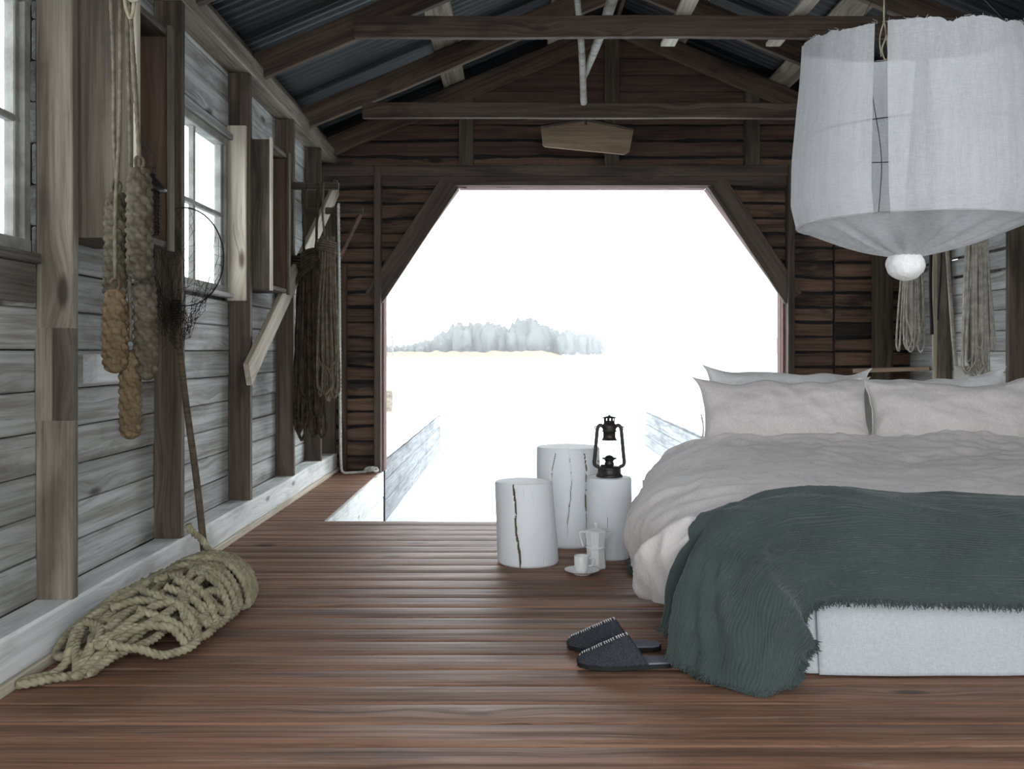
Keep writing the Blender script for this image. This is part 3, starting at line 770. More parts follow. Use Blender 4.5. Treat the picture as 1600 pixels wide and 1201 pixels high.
fold = np.clip(rad/.32, 0, 1)**1.3*np.clip((cu-.07)*6, 0, 1)*(.034*(1-2*np.abs(np.sin(phi*4.6+.6+1.1*vnz(phi*1.5, rad*2)))**.8)+.016*ridged(phi*5.2, rad*2.2, 4.)) + .006*vnz(uu*9, vv*4, 2.)+.007*ridged(uu*8-vv*5, vv*5, 6.)
cr = np.sin(2*np.pi*(vv*30+1.1*vnz(uu*7, vv*5, 1.)+.5*vnz(uu*18, vv*12, 3.)))
rib = (.0024+.0036*np.clip(vv+.1*vnz(uu*5, vv*3), 0, 1))*(1-np.abs(cr))*(.7+.9*np.abs(vnz(uu*14, vv*20, 8.)))
G2 = G+NN*(fold)[..., None]
bv = BVHTree.FromPolygons([tuple(p) for p in D2.reshape(-1, 3)], [tuple(q) for q in grid_faces(NU, NV).tolist()])
sgn = 1 if grid_normals(D2)[NV//2, NU//2, 2] > 0 else -1
def push(Gx, off):
    for j in range(TV):
        for i in range(TU):
            p = Vector(Gx[j, i]); hit = bv.find_nearest(p, .06)
            if hit[0] is not None and p.z > .05:
                nrm = hit[1]*sgn; dd = (p-hit[0]).dot(nrm)
                if dd < off: Gx[j, i] = p+nrm*(off-dd)
            if Gx[j, i, 2] < .008: Gx[j, i, 2] = .008
for rep in range(3):
    push(G2, .010)
    for _ in range(3):
        G2[1:-1, 1:-1] = (G2[1:-1, 1:-1]*2+G2[:-2, 1:-1]+G2[2:, 1:-1]+G2[1:-1, :-2]+G2[1:-1, 2:])/6
push(G2, .008)
N3 = grid_normals(G2); N3 = -N3 if flip else N3
G3 = G2+N3*rib[..., None]; G3[..., 2] = np.maximum(G3[..., 2], .006)
throw = empty('throw', (1.2, 2.9, 0), label='crinkled dark green muslin throw with frayed edges across the foot of the bed', cat='throw')
th_ = cloth_sheet('throw_cloth', G3 if not flip else G3, W['throw'], None, .0025)
if flip: th_.data.flip_normals()
put(th_, throw)
def fringe(edge, outdir, n, ln, name='fringe'):
    ps = []; n = int(n*1.5); L = len(edge)
    for k in range(n):
        t = k/(n-1)*(L-1); i = int(min(t, L-2)); p = edge[i]+(edge[i+1]-edge[i])*(t-i); o = outdir[i]
        d = np.array(o)+rng.normal(0, .35, 3); d /= np.linalg.norm(d); l = ln*rng.uniform(.5, 1.25)
        side_ = np.cross(d, rng.normal(0, 1, 3)); side_ /= np.linalg.norm(side_)+1e-9
        pts = [p-d*.004, p+d*l*.5+side_*l*.15, p+d*l+side_*l*.1*rng.normal()]
        pts = [np.array([q[0], q[1], max(q[2], .004)]) for q in pts]
        ps.append(tube(pts, [.002, .0018, .0008], 3, cap=False))
    v, f = join(ps); o = mesh_obj(name, v, f, W['throw']); put(o, throw); tag(o, kind='stuff'); return o
down = lambda e, ax: [(G3[0, 0]-G3[0, 0])+v_ for v_ in e]
e1 = G3[-1]; d1 = G3[-1]-G3[-6]; d1 /= np.linalg.norm(d1, axis=1)[:, None]; fringe(e1, d1, 1300, .022)
e2 = G3[:, 0]; d2 = G3[:, 0]-G3[:, 5]; d2 /= np.linalg.norm(d2, axis=1)[:, None]; fringe(e2, d2, 900, .020)
# loose corner of a green throw end lying behind the duvet
Gc = patch([[(.46+.02*i, 3.86+.05*j, .012+.02*(j % 2)+(.05 if i > 2 else 0)) for i in range(5)] for j in range(5)], 30, 30)
sh = cloth_sheet('throw_end', Gc+.006*vnz(Gc[..., 0]*20, Gc[..., 1]*20)[..., None], W['throw'], None, .003); put(sh, throw)

# pillows
def pillow(name, label, pos, size, lean, yaw, roll, mat, seed, th=.10, tie=False, ears=.05, group=None):
    root = empty(name, pos, label=label, cat='pillow', group=group)
    nu, nv = 60, 44; V_ = []; F = []
    wx, hz = size[0]/2, size[1]/2
    for s in (1, -1):
        for j in range(nv):
            b = -1+2*j/(nv-1)
            for i in range(nu):
                a = -1+2*i/(nu-1)
                k = (max(0, 1-abs(a)**2.6)*max(0, 1-abs(b)**2.3))**.5
                pinch = 1-.075*(1-abs(b)**2)*abs(a)**6; pb = 1-.16*(1-abs(a)**2)*abs(b)**4
                x = a*wx*pinch*(1+ears*abs(b)**10); z = b*hz*pb*(1+ears*1.5*abs(a)**10)
                y = -s*th*k*(1-.18*b)
                q = .016*nz(a*2.1, b*2.1+seed, s)+.007*(1-2*abs(nz(a*3+b*1.5, b*2-a*1.5, seed+s)))+.003*(1-2*abs(nz(a*8, b*6, seed+s)))+.010*nz(a*1.2, seed+s)*k
                edge = max(abs(a), abs(b))
                y += q*min(1, k*2)*(-s)+ .006*nz(a*4, b*4, seed)*(1 if edge > .93 else .3)
                if b > .4: z += .034*nz(a*2.6, seed+20)*(b-.4)*1.6
                V_.append((x, y, z))
    n = nu*nv
    for s in range(2):
        for fc in grid_faces(nu, nv).tolist():
            fc = [q+s*n for q in fc]; F.append(fc if s == 0 else fc[::-1])
    R_ = Matrix.Rotation(yaw, 3, 'Z') @ Matrix.Rotation(-lean, 3, 'X') @ Matrix.Rotation(roll, 3, 'Y')
    V_ = [tuple(R_ @ Vector(q)) for q in V_]
    o = mesh_obj('pillow_body', V_, F, mat, root, True)
    # weld the two halves' rims
    import bmesh
    bm = bmesh.new(); bm.from_mesh(o.data); bmesh.ops.remove_doubles(bm, verts=bm.verts, dist=.0006); bmesh.ops.recalc_face_normals(bm, faces=bm.faces); bm.to_mesh(o.data); bm.free()
    # flange seam along the edge
    pth = []
    for k in range(160):
        t = k/160*4; s_ = int(t); u = (t-s_)*2-1
        a, b = [(u, -1), (1, u), (-u, 1), (-1, -u)][s_]
        pinch = 1-.075*(1-abs(b)**2)*abs(a)**6; pb = 1-.16*(1-abs(a)**2)*abs(b)**4
        z = b*hz*pb*(1+ears*1.5*abs(a)**10)+(.034*nz(a*2.6, seed+20)*(b-.4)*1.6 if b > .4 else 0)
        pth.append(tuple(R_ @ Vector((a*wx*pinch*(1+ears*abs(b)**10), .006*nz(a*4, b*4, seed), z))))
    v, f = tube(pth, .0032, 5, closed=True); mesh_obj('seam', v, f, mat, root, True)
    if tie:
        for dz in (-.02, -.035):
            p0 = Vector((-wx*.95, -.01, .02+dz)); pts = [R_ @ (p0+Vector((-.012+.006*math.sin(k), -.01*k*.3, -.03*k))) for k in range(5)]
            v, f = tube(smooth_path([tuple(q) for q in pts], .006), .0035, 5); mesh_obj('tie_string', v, f, mat, root, True)
    return root
pillow('pillow', 'front left greige linen pillow with tie strings at its left end', (1.255, 4.47, .615), (.80, .34), .30, .0, -.01, W['linen_pillow'], 3.1, tie=True)
pillow('pillow', 'front right greige linen pillow, cut by the right edge of the picture', (2.03, 4.47, .615), (.80, .33), .30, .02, .01, W['linen_pillow'], 9.2)
pillow('pillow', 'pale linen pillow behind the front left pillow', (1.335, 4.70, .645), (.80, .35), .22, 0, .03, W['linen_white'], 14.2)
pillow('pillow', 'pale linen pillow with a raised corner behind the front right pillow', (2.04, 4.70, .625), (.76, .34), .22, 0, -.05, W['linen_white'], 22.2)

# ------------------------------------------------------------------ stumps
def stump(label, cx, cy, r0, r1, h, leanx, cracks, seed):
    root = empty('stump_stool', (cx, cy, 0), label=label, cat='stool', group=None)
    seg, nz_n = 360, 46; V_ = []; F = []; mi = []
    def crack_off(th, t):
        best = 0
        for (a0, wd, t0, t1, dp, wander) in cracks:
            if t0 <= t <= t1:
                c = a0+wander*nz(t*2.2, a0*3+seed)+.10*wander*nz(t*12, a0)
                wdt = wd*min(1, (t-t0)*9+.25)*min(1, (t1-t)*9+.25)
                d = abs((th-c+math.pi) % (2*math.pi)-math.pi)
                if d < wdt: best = max(best, dp*(1-d/wdt)**.5)
        return best
    dep = np.zeros((nz_n, seg))
    for j in range(nz_n):
        t = j/(nz_n-1); r = r0+(r1-r0)*t
        for i in range(seg):
            th = 2*math.pi*i/seg
            rr = r*(1+.018*nz(math.cos(th)*1.1+seed, math.sin(th)*1.1, t*.6)+.006*nz(math.cos(th)*4, math.sin(th)*4+seed, t))
            z = h*t
            if j == 0: rr -= .004
            if j == nz_n-1: rr -= .004
            d = crack_off(th, t); dep[j, i] = d; rr -= d
            V_.append((leanx*t+rr*math.cos(th), rr*math.sin(th), z))
    for j in range(nz_n-1):
        for i in range(seg):
            i2 = (i+1) % seg; F.append((j*seg+i, j*seg+i2, (j+1)*seg+i2, (j+1)*seg+i)); mi.append(1 if (dep[j, i]+dep[j+1, i2]) > .012 else 0)
    F.append(tuple(reversed(range(seg)))); mi.append(0)
    mesh_obj('trunk', V_, F, None, root, True, mats=[W['paint'], W['crack']], midx=mi)
    # top face as its own end grain disc with radial checks
    V_ = []; F = []; base = nz_n-1; nr = 14
    for q in range(nr+1):
        k = 1-q/nr
        for i in range(seg):
            th = 2*math.pi*i/seg; d = dep[base, i]
            r = (r1*(1+.018*nz(math.cos(th)*1.1+seed, math.sin(th)*1.1, .6)+.006*nz(math.cos(th)*4, math.sin(th)*4+seed, 1))-.004)
            rr = (r-.0) if q else r-d
            zz_ = h+.0012*nz(k*9, seed)+(.0015 if q else 0)-(.02 if d > .004 and k > .35 and q else 0)*min(1, (k-.35)*3)
            V_.append((leanx+rr*k*math.cos(th), rr*k*math.sin(th), zz_))
    for q in range(nr):
        for i in range(seg):
            i2 = (i+1) % seg; F.append((q*seg+i, q*seg+i2, (q+1)*seg+i2, (q+1)*seg+i))
    mesh_obj('top', V_, F, W['heart'], root, True)
    return root
hp = math.pi*1.5
stump('short white painted log stool with a long dark crack, standing front left', .056, 4.13, .131, .124, .347, -.022, [(hp-.34, .03, .0, 1, .035, .22), (hp+.28, .013, .72, 1, .012, .1), (hp-.02, .012, .84, 1, .01, .05), (hp+.5, .01, 0, .12, .01, .1), (hp+.1, .01, 0, .12, .008, .1)], 2.2)
stump('tallest white painted log stool standing behind the two shorter ones', .255, 4.55, .155, .15, .455, -.004, [(hp+.48, .018, 0, 1, .018, .2), (hp-.1, .014, .1, 1, .012, .3), (hp-.45, .012, .5, 1, .01, .3), (hp+.15, .01, 0, .3, .01, .2)], 5.4)
stump('slim white painted log stool carrying the black hurricane lantern', .415, 4.235, .099, .099, .352, -.002, [(hp-.2, .02, .35, .62, .01, .12)], 8.7)

# ------------------------------------------------------------------ hurricane lantern
LX, LY, LZ = .415, 4.235, .3535
lan = empty('hurricane_lantern', (LX, LY, LZ), label='black hurricane lantern with a clear glass globe on the slim white stump', cat='lantern')
def lpart(name, vf, mat='black', sm=True, parent=None):
    return mesh_obj(name, vf[0], vf[1], W[mat], parent or lan, sm)
k_ = .302/.302
tank = lpart('fuel_tank', lathe([(.0, 0), (.058, 0), (.0585, .004), (.054, .012), (.0515, .016), (.051, .036), (.0515, .039), (.047, .045), (.03, .049), (0.0, .05)], 40))
lpart('filler_cap', lathe([(0, 0), (.009, 0), (.009, .008), (0, .009)], 16, -.03, -.012, .046), parent=tank)
bur = lpart('burner', lathe([(.02, .046), (.021, .06), (.017, .066), (.022, .074), (.032, .078), (.033, .082), (.02, .085), (.013, .092), (0, .095)], 32))
lpart('wick_knob', join([tube([(-.02, -.01, .07), (-.05, -.02, .069)], .0012, 6), lathe([(0, 0), (.006, 0), (.006, .003), (0, .003)], 12, -.05, -.02, .068)]), 'wire', parent=bur)
lpart('glass_globe', lathe([(.029, .082), (.036, .09), (.0425, .108), (.042, .13), (.036, .152), (.031, .162)], 40), 'glass')
ch = lpart('chimney', lathe([(.036, .16), (.0335, .163), (.029, .170), (.0275, .174), (.0275, .197), (.034, .1985), (.034, .201), (.029, .204), (.0315, .212), (.0315, .224), (.027, .232), (.0245, .234), (.0245, .2455)], 40))
for i in range(9):
    a = 2*math.pi*i/9; v, f = bxv(-.004, .004, .0225, .0245, .245, .258); rm = Matrix.Rotation(a, 3, 'Z')
    mesh_obj('vent_post', [tuple(rm @ Vector(q)) for q in v], f, W['black'], ch)
lpart('cap', lathe([(.0, .257), (.0225, .257), (.034, .258), (.0335, .2595), (.018, .265), (.006, .267), (.005, .271), (0, .272)], 40))
for s in (-1, 1):
    pts = [(s*.026, 0, .219), (s*.040, 0, .226), (s*.050, 0, .216), (s*.054, 0, .195), (s*.0625, 0, .10), (s*.066, 0, .062), (s*.060, 0, .048), (s*.045, 0, .042)]
    sd_ = lpart('side_tube', tube(smooth_path(pts, .004), .0082, 14))
    lpart('bail_lug', tube([(s*.058+.007*math.cos(t), 0, .214+.007*math.sin(t)) for t in np.linspace(0, 6.0, 14)], .0022, 6), parent=sd_)
lpart('bail', tube(smooth_path([(-.062, 0, .213), (-.058, -.002, .24), (-.060, -.002, .262), (-.045, -.002, .285), (-.012, -.002, .2915), (.012, -.002, .2905), (.045, -.002, .284), (.062, -.002, .262), (.057, -.002, .24), (.061, 0, .213)], .003), .0013, 6), 'iron_wire')
lpart('ring', tube([(.014*math.cos(t), 0, .2845+.014*math.sin(t)) for t in np.linspace(0, 2*math.pi, 24, endpoint=False)], .0009, 6, closed=True), 'iron_wire')
lpart('wire_guard', join([tube([(.05*math.cos(t), .046*math.sin(t), .128-.006*math.cos(t*2)) for t in np.linspace(0, 2*math.pi, 40, endpoint=False)], .001, 5, closed=True),
   tube(smooth_path([(-.034, -.03, .083), (-.028, -.038, .105), (-.01, -.045, .127), (.01, -.045, .127), (.028, -.038, .105), (.034, -.03, .083)], .004), .001, 5),
   tube(smooth_path([(-.034, .03, .083), (-.028, .038, .105), (-.01, .045, .127), (.01, .045, .127), (.028, .038, .105), (.034, .03, .083)], .004), .001, 5),
   tube(smooth_path([(.03, -.02, .08), (.045, -.02, .078), (.05, -.018, .09), (.06, -.01, .094)], .004), .001, 5)]), 'wire')

# ------------------------------------------------------------------ moka pot, cup, saucer
def poly_lathe(prof, seg, cx=0, cy=0, rot=0):
    V_, F = [], []
    for r, z in prof:
        for k in range(seg): a = rot+2*math.pi*k/seg; V_.append((cx+r*math.cos(a), cy+r*math.sin(a), z))
    for i in range(len(prof)-1):
        for k in range(seg): k2 = (k+1) % seg; F.append((i*seg+k, i*seg+k2, (i+1)*seg+k2, (i+1)*seg+k))
    F.append(tuple(reversed(range(seg)))); F.append(tuple((len(prof)-1)*seg+k for k in range(seg)))
    return V_, F
pot = empty('moka_pot', (.338, 4.02, 0), label='white eight sided stovetop coffee pot on the floor before the slim stump', cat='coffee pot')
def pp(name, vf, mat='ceramic', sm=False): return mesh_obj(name, vf[0], vf[1], W[mat], pot, sm)
pp('boiler', poly_lathe([(.043, 0), (.045, .003), (.044, .01), (.039, .072), (.041, .078), (.041, .082)], 8, rot=.2))
pp('collar', lathe([(.042, .082), (.0425, .085), (.042, .09)], 32), sm=True)
pp('jug', poly_lathe([(.036, .09), (.040, .096), (.046, .148), (.0465, .152), (.044, .153)], 8, rot=.2))
v, f = join([([(.034, -.014, .148), (.034, .014, .148), (.072, 0, .150), (.038, 0, .112), (.037, -.006, .15), (.037, .006, .15)], [(0, 2, 3), (1, 3, 2), (0, 1, 2), (0, 3, 1)])])
pp('spout', (v, f))
lid = pp('lid', poly_lathe([(.046, .153), (.044, .157), (.012, .166), (.006, .168)], 8, rot=.2))
mesh_obj('knob', *lathe([(.005, .167), (.0055, .172), (.009, .178), (.0085, .188), (.004, .192), (0, .1925)], 18), W['ceramic'], lid, True)
pp('handle', tube(smooth_path([(-.04, 0, .148), (-.058, 0, .151), (-.068, 0, .146), (-.066, 0, .125), (-.056, 0, .095), (-.052, 0, .09)], .004), .0055, 8), sm=True)
sc_ = empty('saucer', (.272, 3.905, 0), label='white saucer on the floor under the espresso cup', cat='saucer')
mesh_obj('saucer_dish', *lathe([(.0, .003), (.03, .0), (.034, .002), (.05, .008), (.068, .0165), (.0715, .0185), (.0718, .020), (.066, .0185), (.05, .0115), (.032, .0062), (0.0, .006)], 56), W['ceramic'], sc_, True)
mesh_obj('foot_ring', *lathe([(.030, 0), (.034, 0), (.034, .004), (.030, .004)], 40), W['ceramic'], sc_, True)
cup = empty('espresso_cup', (.270, 3.905, .0075), label='small white straight sided espresso cup standing on the saucer', cat='cup')
mesh_obj('cup_body', *lathe([(0, 0), (.021, 0), (.0235, .003), (.0275, .012), (.029, .02), (.0305, .066), (.030, .0675), (.0285, .066), (.0268, .02), (.02, .008), (0, .006)], 48), W['ceramic'], cup, True)
mesh_obj('handle', *tube(smooth_path([(.029, -.004, .056), (.042, -.006, .060), (.050, -.007, .052), (.048, -.007, .036), (.040, -.006, .027), (.029, -.004, .027)], .003), .0036, 8), W['ceramic'], cup, True)

# ------------------------------------------------------------------ slippers
def slipper(label, loc, rot):
    root = empty('slipper', loc, label=label, cat='slipper', group='pair of felt slippers'); root.rotation_euler = (0, 0, rot)
    L = .285
    def outline(t):      # toe at x=0, heel at L : half widths to -y / +y, centre line
        wd = .049*math.sin(math.pi*min(1, (t*1.0+.0))**.62)**.55 if t < 1 else 0
        base = np.interp(t, [0, .03, .10, .22, .38, .55, .75, .9, .97, 1], [.0, .018, .034, .046, .050, .042, .036, .033, .022, .0])
        return base
    ts = np.concatenate([np.linspace(0, .1, 12), np.linspace(.13, .9, 26), np.linspace(.92, 1, 10)])
    def slab(z0, z1, inset, mat, name, t0=0, t1=1):
        up = [(t*L, outline(t)-inset) for t in ts if t0 <= t <= t1]; ring = [(x, max(.0005, y)) for x, y in up]+[(x, -max(.0005, y)) for x, y in reversed(up)]
        n = len(ring); V_ = [(x, y, z0) for x, y in ring]+[(x, y, z1) for x, y in ring]
        F = [tuple(reversed(range(n))), tuple(range(n, 2*n))]+[(i, (i+1) % n, n+(i+1) % n, n+i) for i in range(n)]
        return mesh_obj(name, V_, F, W[mat], root)
    slab(0, .0125, 0, 'sole', 'sole'); slab(.0125, .0175, .002, 'felt_pale', 'insole')
    # upper: from the toe to an opening that slants from the instep down to the sides
    nu, nv = 41, 46; G_ = np.zeros((nv, nu, 3))
    for j in range(nv):
        for i in range(nu):
            s = -1+2*i/(nu-1); tend = .50+.20*abs(s)**1.3; t = .004+(tend-.004)*(j/(nv-1))
            wv = outline(t)+.001; hh = np.interp(t, [0, .05, .2, .35, .5, .7], [.006, .022, .042, .060, .078, .05])
            fall = (1-abs(s)**1.55)
            y = wv*math.copysign(abs(s)**.9, s); z = .012+hh*fall+.0015*nz(t*9, s*3)
            G_[j, i] = (t*L, y, z)
    up = cloth_sheet('upper', G_, W['felt'], None, .0035); up.parent = root
    if grid_normals(G_)[nv//2, nu//2, 2] < 0: pass
    ps = []
    n = 20
    for k in range(n):      # cross stitches along the ridge seam
        j = int(2+(nv-4)*k/(n-1)); c = G_[j, nu//2]; a = G_[j, nu//2-3]; b = G_[min(j+1, nv-1), nu//2+3]
        ps.append(tube([a+[0, 0, .004], c+[0, 0, .0068], b+[0, 0, .004]], .0012, 5))
    v, f = join(ps); mesh_obj('stitching', v, f, W['thread'], root)
    rim = [G_[-1, i]+[0, 0, .001] for i in range(nu)]
    mesh_obj('rim', *tube(rim, .0022, 6), W['felt'], root, True)
    return root
slipper('front charcoal felt slipper with white stitching, nearer the camera', (.178, 2.755, .0012), .03)
slipper('rear charcoal felt slipper with white stitching, behind its mate', (.158, 2.92, .0012), -.02)

# ------------------------------------------------------------------ fabric pendant lamp
PXC, PYC = 1.205, 2.92
lamp = empty('pendant_lamp', (PXC, PYC, 1.2), label='large white gauze pendant lamp hanging above the bed, knotted at the bottom', cat='lamp')
R0 = .348
def lamp_r(z, a):
    return np.interp(z, [1.265, 1.29, 1.36, 1.50, 1.65, 1.80, 1.95], [.325, .336, .352, .347, .338, .324, .312])*(1+.012*nz(math.cos(a)*2, math.sin(a)*2, z*2))
def ztop(a):
    fr_ = (1-math.cos(a))/2     # a=0 faces the camera
    return 1.808+.075*fr_+.010*nz(math.cos(a)*3, math.sin(a)*3, 5)
def ang(a): return math.sin(a), -math.cos(a)
def panel(a0, a1, flare0=0, flare1=0, name='fabric_panel'):
    nu = max(16, int(abs(a1-a0)*46)); nv = 60; G_ = np.zeros((nv, nu, 3))
    for j in range(nv):
        t = j/(nv-1)
        for i in range(nu):
            s = i/(nu-1); aa0 = a0+flare0*(1-t); aa1 = a1+flare1*(1-t); a = aa0+(aa1-aa0)*s
            zt = ztop(a)+.004*nz(a*40, 3)-.02*max(0, nz(a*6, 8)); z = 1.285+(zt-1.285)*t
            r = lamp_r(z, a)+.004*nz(a*7, z*5)
            sx_, sy_ = ang(a); G_[j, i] = (r*sx_, r*sy_, z-1.2)
    o = mesh_obj(name, G_.reshape(-1, 3), grid_faces(nu, nv), W['gauze'], lamp, True); return o
g1 = -.635; g2 = math.pi-.50    # near gap and far gap
for a0, a1, f0, f1 in ((g1+.055, .70, .03, 0), (.70, 1.75, 0, 0), (1.75, g2-.07, 0, -.10), (g2+.07, 3.95, .12, 0), (3.95, 4.75, 0, 0), (4.75, 2*math.pi+g1-.05, 0, .0)):
    panel(a0, a1, f0, f1)
# gathered bottom cloth
nu, nv = 260, 26; G_ = np.zeros((nv, nu, 3))
for j in range(nv):
    t = j/(nv-1); r = .327*(1-t)**1.05+.012
    for i in range(nu):
        a = 2*math.pi*i/(nu-1); sx_, sy_ = ang(a)
        pl = .009*math.sin(a*17+2*nz(math.cos(a)*2, math.sin(a)*2))*math.sin(math.pi*min(1, t*1.1))+.004*nz(a*12, t*2)*t
        z = 1.288-.045*math.sin(math.pi*min(1, t*.72))-.068*t**2+pl
        G_[j, i] = (r*sx_-.018*t, r*sy_, z-1.2)
mesh_obj('gathered_base', G_.reshape(-1, 3), grid_faces(nu, nv), W['gauze'], lamp, True)
def round_ball(rx_, rz_, nu_=64, nv_=44):
    V_ = [((1+.06*nz(math.cos(q)*math.sin(t)*2, math.sin(q)*math.sin(t)*2, math.cos(t)*2))*rx_*math.sin(t)*math.cos(q), rx_*math.sin(t)*math.sin(q), rz_*math.cos(t)) for t in np.linspace(0, math.pi, nv_+1) for q in np.linspace(0, 2*math.pi, nu_, endpoint=False)]
    return V_, [(j*nu_+i, (j+1)*nu_+i, (j+1)*nu_+(i+1) % nu_, j*nu_+(i+1) % nu_) for j in range(nv_) for i in range(nu_)]
v, f = round_ball(.055, .048)
v = [(x*(1+.05*(1-2*abs(nz(x*38, y*38, z*38)))), y*(1+.05*(1-2*abs(nz(x*38, y*38, z*38)))), z*(1+.05*(1-2*abs(nz(z*38, y*38, x*38))))) for x, y, z in v]
o = mesh_obj('knot', v, f, W['linen_white'], lamp, True); o.location = (-.018, 0, -.033)
def hoop(z, r, rad=.0016, da=0):
    pts = [((r(a) if callable(r) else r)*ang(a)[0], (r(a) if callable(r) else r)*ang(a)[1], (z(a) if callable(z) else z)-1.2) for a in np.linspace(0, 2*math.pi, 90, endpoint=False)]
    mesh_obj('wire_hoop', *tube(pts, rad, 6, closed=True), W['wire'], lamp, True)
hoop(lambda a: ztop(a)-.003, lambda a: lamp_r(1.86, a)-.001); hoop(1.288, .325); hoop(lambda a: 1.545, lambda a: lamp_r(1.545, a)-.004)
for a in (g1-.01, g1+2.1, g1+4.2):
    pts = []
    for z in np.linspace(1.288, ztop(a)-.004, 26):
        aa = a+.05*math.sin((z-1.265)*11)-.02; r = lamp_r(z, aa)-.008; pts.append((r*ang(aa)[0], r*ang(aa)[1], z-1.2))
    mesh_obj('wire_rod', *tube(pts, .0013, 6), W['wire'], lamp, True)
for a in (0, 2.1, 4.2):
    r = .312; pts = [(r*ang(a+g1)[0], r*ang(a+g1)[1], ztop(a)-1.205), (0, 0, 2.2-1.2)]
    mesh_obj('suspension_wire', *tube(smooth_path(pts, .1), .0012, 5), W['wire'], lamp, True)
mesh_obj('cord', *tube([(0, 0, 1.0), (0, 0, 1.384)], .004, 8), W['rope_tan'], lamp, True)
r = .322; a = g1+.02; b0 = np.array([r*ang(a)[0], r*ang(a)[1]-.004, ztop(a)-1.2])
mesh_obj('knotted_string', *join([tube(smooth_path([b0+[0, 0, .06], b0, b0+[.006, 0, -.04], b0+[-.006, 0, -.08], b0+[.004, 0, -.11], b0+[.012, 0, -.09], b0+[.004, 0, -.02]], .004), .0022, 6), tube(smooth_path([b0, b0+[-.012, 0, -.05], b0+[-.008, 0, -.1]], .004), .0018, 6)]), W['rope_tan'], lamp, True)
ps = []
for k in range(60):
    a = random.uniform(-1.7, 1.7); r = lamp_r(1.84, a); z = ztop(a)-.004-1.2; p = np.array([r*ang(a)[0], r*ang(a)[1], z])
    ps.append(tube([p, p+[random.uniform(-.008, .008), 0, random.uniform(0, .008)], p+[random.uniform(-.014, .014), 0, random.uniform(-.004, .014)]], .0004, 3))
v, f = join(ps); tag(mesh_obj('loose_threads', v, f, W['thread'], lamp), kind='stuff')

# ------------------------------------------------------------------ ropes
def rope_obj(name, paths, r, mat, step=.006, seg=9, label=None, cat='rope', group=None, twist=None, closed=False, parent=None):
    ps = [tube(smooth_path(p, step, c), r, seg, twist=twist if twist is not None else 1.75/r, lobes=3, depth=.42, closed=c) for p, c in paths]
    v, f = join(ps); o = mesh_obj(name, v, f, W[mat], parent, True)
    if label: tag(o, label, cat, group)
    return o

# big coil on the floor along the sill: A (near) to B (far)
A = np.array([-1.165, 2.70, 0.]); B = np.array([-1.055, 3.60, 0.]); ax = (B-A)/np.linalg.norm(B-A); lt = np.array([ax[1], -ax[0], 0.]); LEN = np.linalg.norm(B-A)
def pile(a, b):   # half width and height of the heap
    hw = np.interp(a, [-.1, 0, .15, .5, .8, 1.0, 1.08], [.05, .13, .18, .17, .13, .085, .03]); hh = np.interp(a, [-.1, 0, .15, .45, .8, 1.0, 1.08], [.02, .07, .12, .155, .15, .10, .05])
    return hw, hh
def onpile(a, b, k):
    hw, hh = pile(a, b); b = max(-1, min(1, b)); p = A+ax*LEN*a+lt*hw*b*k
    z = .014+hh*k*math.sqrt(max(0, 1-b*b*.96)); return np.array([max(p[0], -1.335), p[1], z])
paths = []
rr_ = random.Random(5)
for i in range(20):     # long loops running with the heap, inner to outer
    k = .35+.6*(i/19); c = rr_.uniform(.36, .60); hl = rr_.uniform(.40, .52); b0 = rr_.uniform(-.55, .55); bw = rr_.uniform(.15, .42)
    pts = []
    for q in np.linspace(0, 2*math.pi, 18, endpoint=False):
        a = c+hl*math.cos(q); b = b0+bw*math.sin(q)+.10*math.sin(3*q+i)+rr_.uniform(-.05, .05); pts.append(onpile(min(a, 1.06), b, k+.04*math.sin(2*q+i)))
    paths.append((pts, True))
for i in range(9):     # snaking strands on top
    a = rr_.uniform(-.02, .55); b = rr_.uniform(-.9, .9); pts = []; da = rr_.uniform(-1, 1); h = rr_.uniform(0, 6.28)
    for q in range(13):
        h += rr_.uniform(-.55, .55); a += .11*math.cos(h); b += .36*math.sin(h)
        if a < -.02 or a > .78: h = math.pi-h; a = max(-.02, min(.78, a))
        if b < -1 or b > 1: h = -h; b = max(-1, min(1, b))
        pts.append(onpile(a, b, 1.02+.10*abs(math.sin(q*1.3+i))))
    paths.append((pts, False))
for i in range(5):      # big open loops drooping over the near side
    c = .12+.11*i; pts = []
    for q in np.linspace(-.2, math.pi+.2, 10):
        pts.append(onpile(c+.13*math.cos(q)+.05*math.sin(i), .35+.75*math.sin(q), 1.12+.05*math.sin(q*2)))
    paths.append((pts, False))
for i in range(7):      # turns wrapped round the neck of the coil
    c = .70+.035*i; pts = []
    for q in np.linspace(-.25*math.pi, 1.25*math.pi, 12):
        a = c+.05*math.cos(q)-.03*i*.2; hw, hh = pile(a, 0); p = A+ax*LEN*a+lt*hw*1.1*math.cos(q)
        pts.append(np.array([max(-1.335, p[0]), p[1], max(.014, .02+hh*1.12*math.sin(q))]))
    paths.append((pts, False))
for i in range(9):      # bights bunched at the far end
    b = -.8+.2*i; pts = [onpile(.8, b*.7, 1.0), onpile(.95, b, 1.05), onpile(1.05, b, 1.1), onpile(1.09, b*1.1, .8)+[0, 0, -.0], onpile(1.06, b*1.0, .5), onpile(.9, b*.6, .6)]
    paths.append((pts, False))
paths.append(([onpile(.85, -.1, 1.1), onpile(.84, -.2, 1.25), onpile(.83, -.35, 1.2)+[0, 0, .05], onpile(.78, -.45, 1.2)+[0, 0, .09], onpile(.77, -.5, 1.2)+[0, 0, .12]], False))
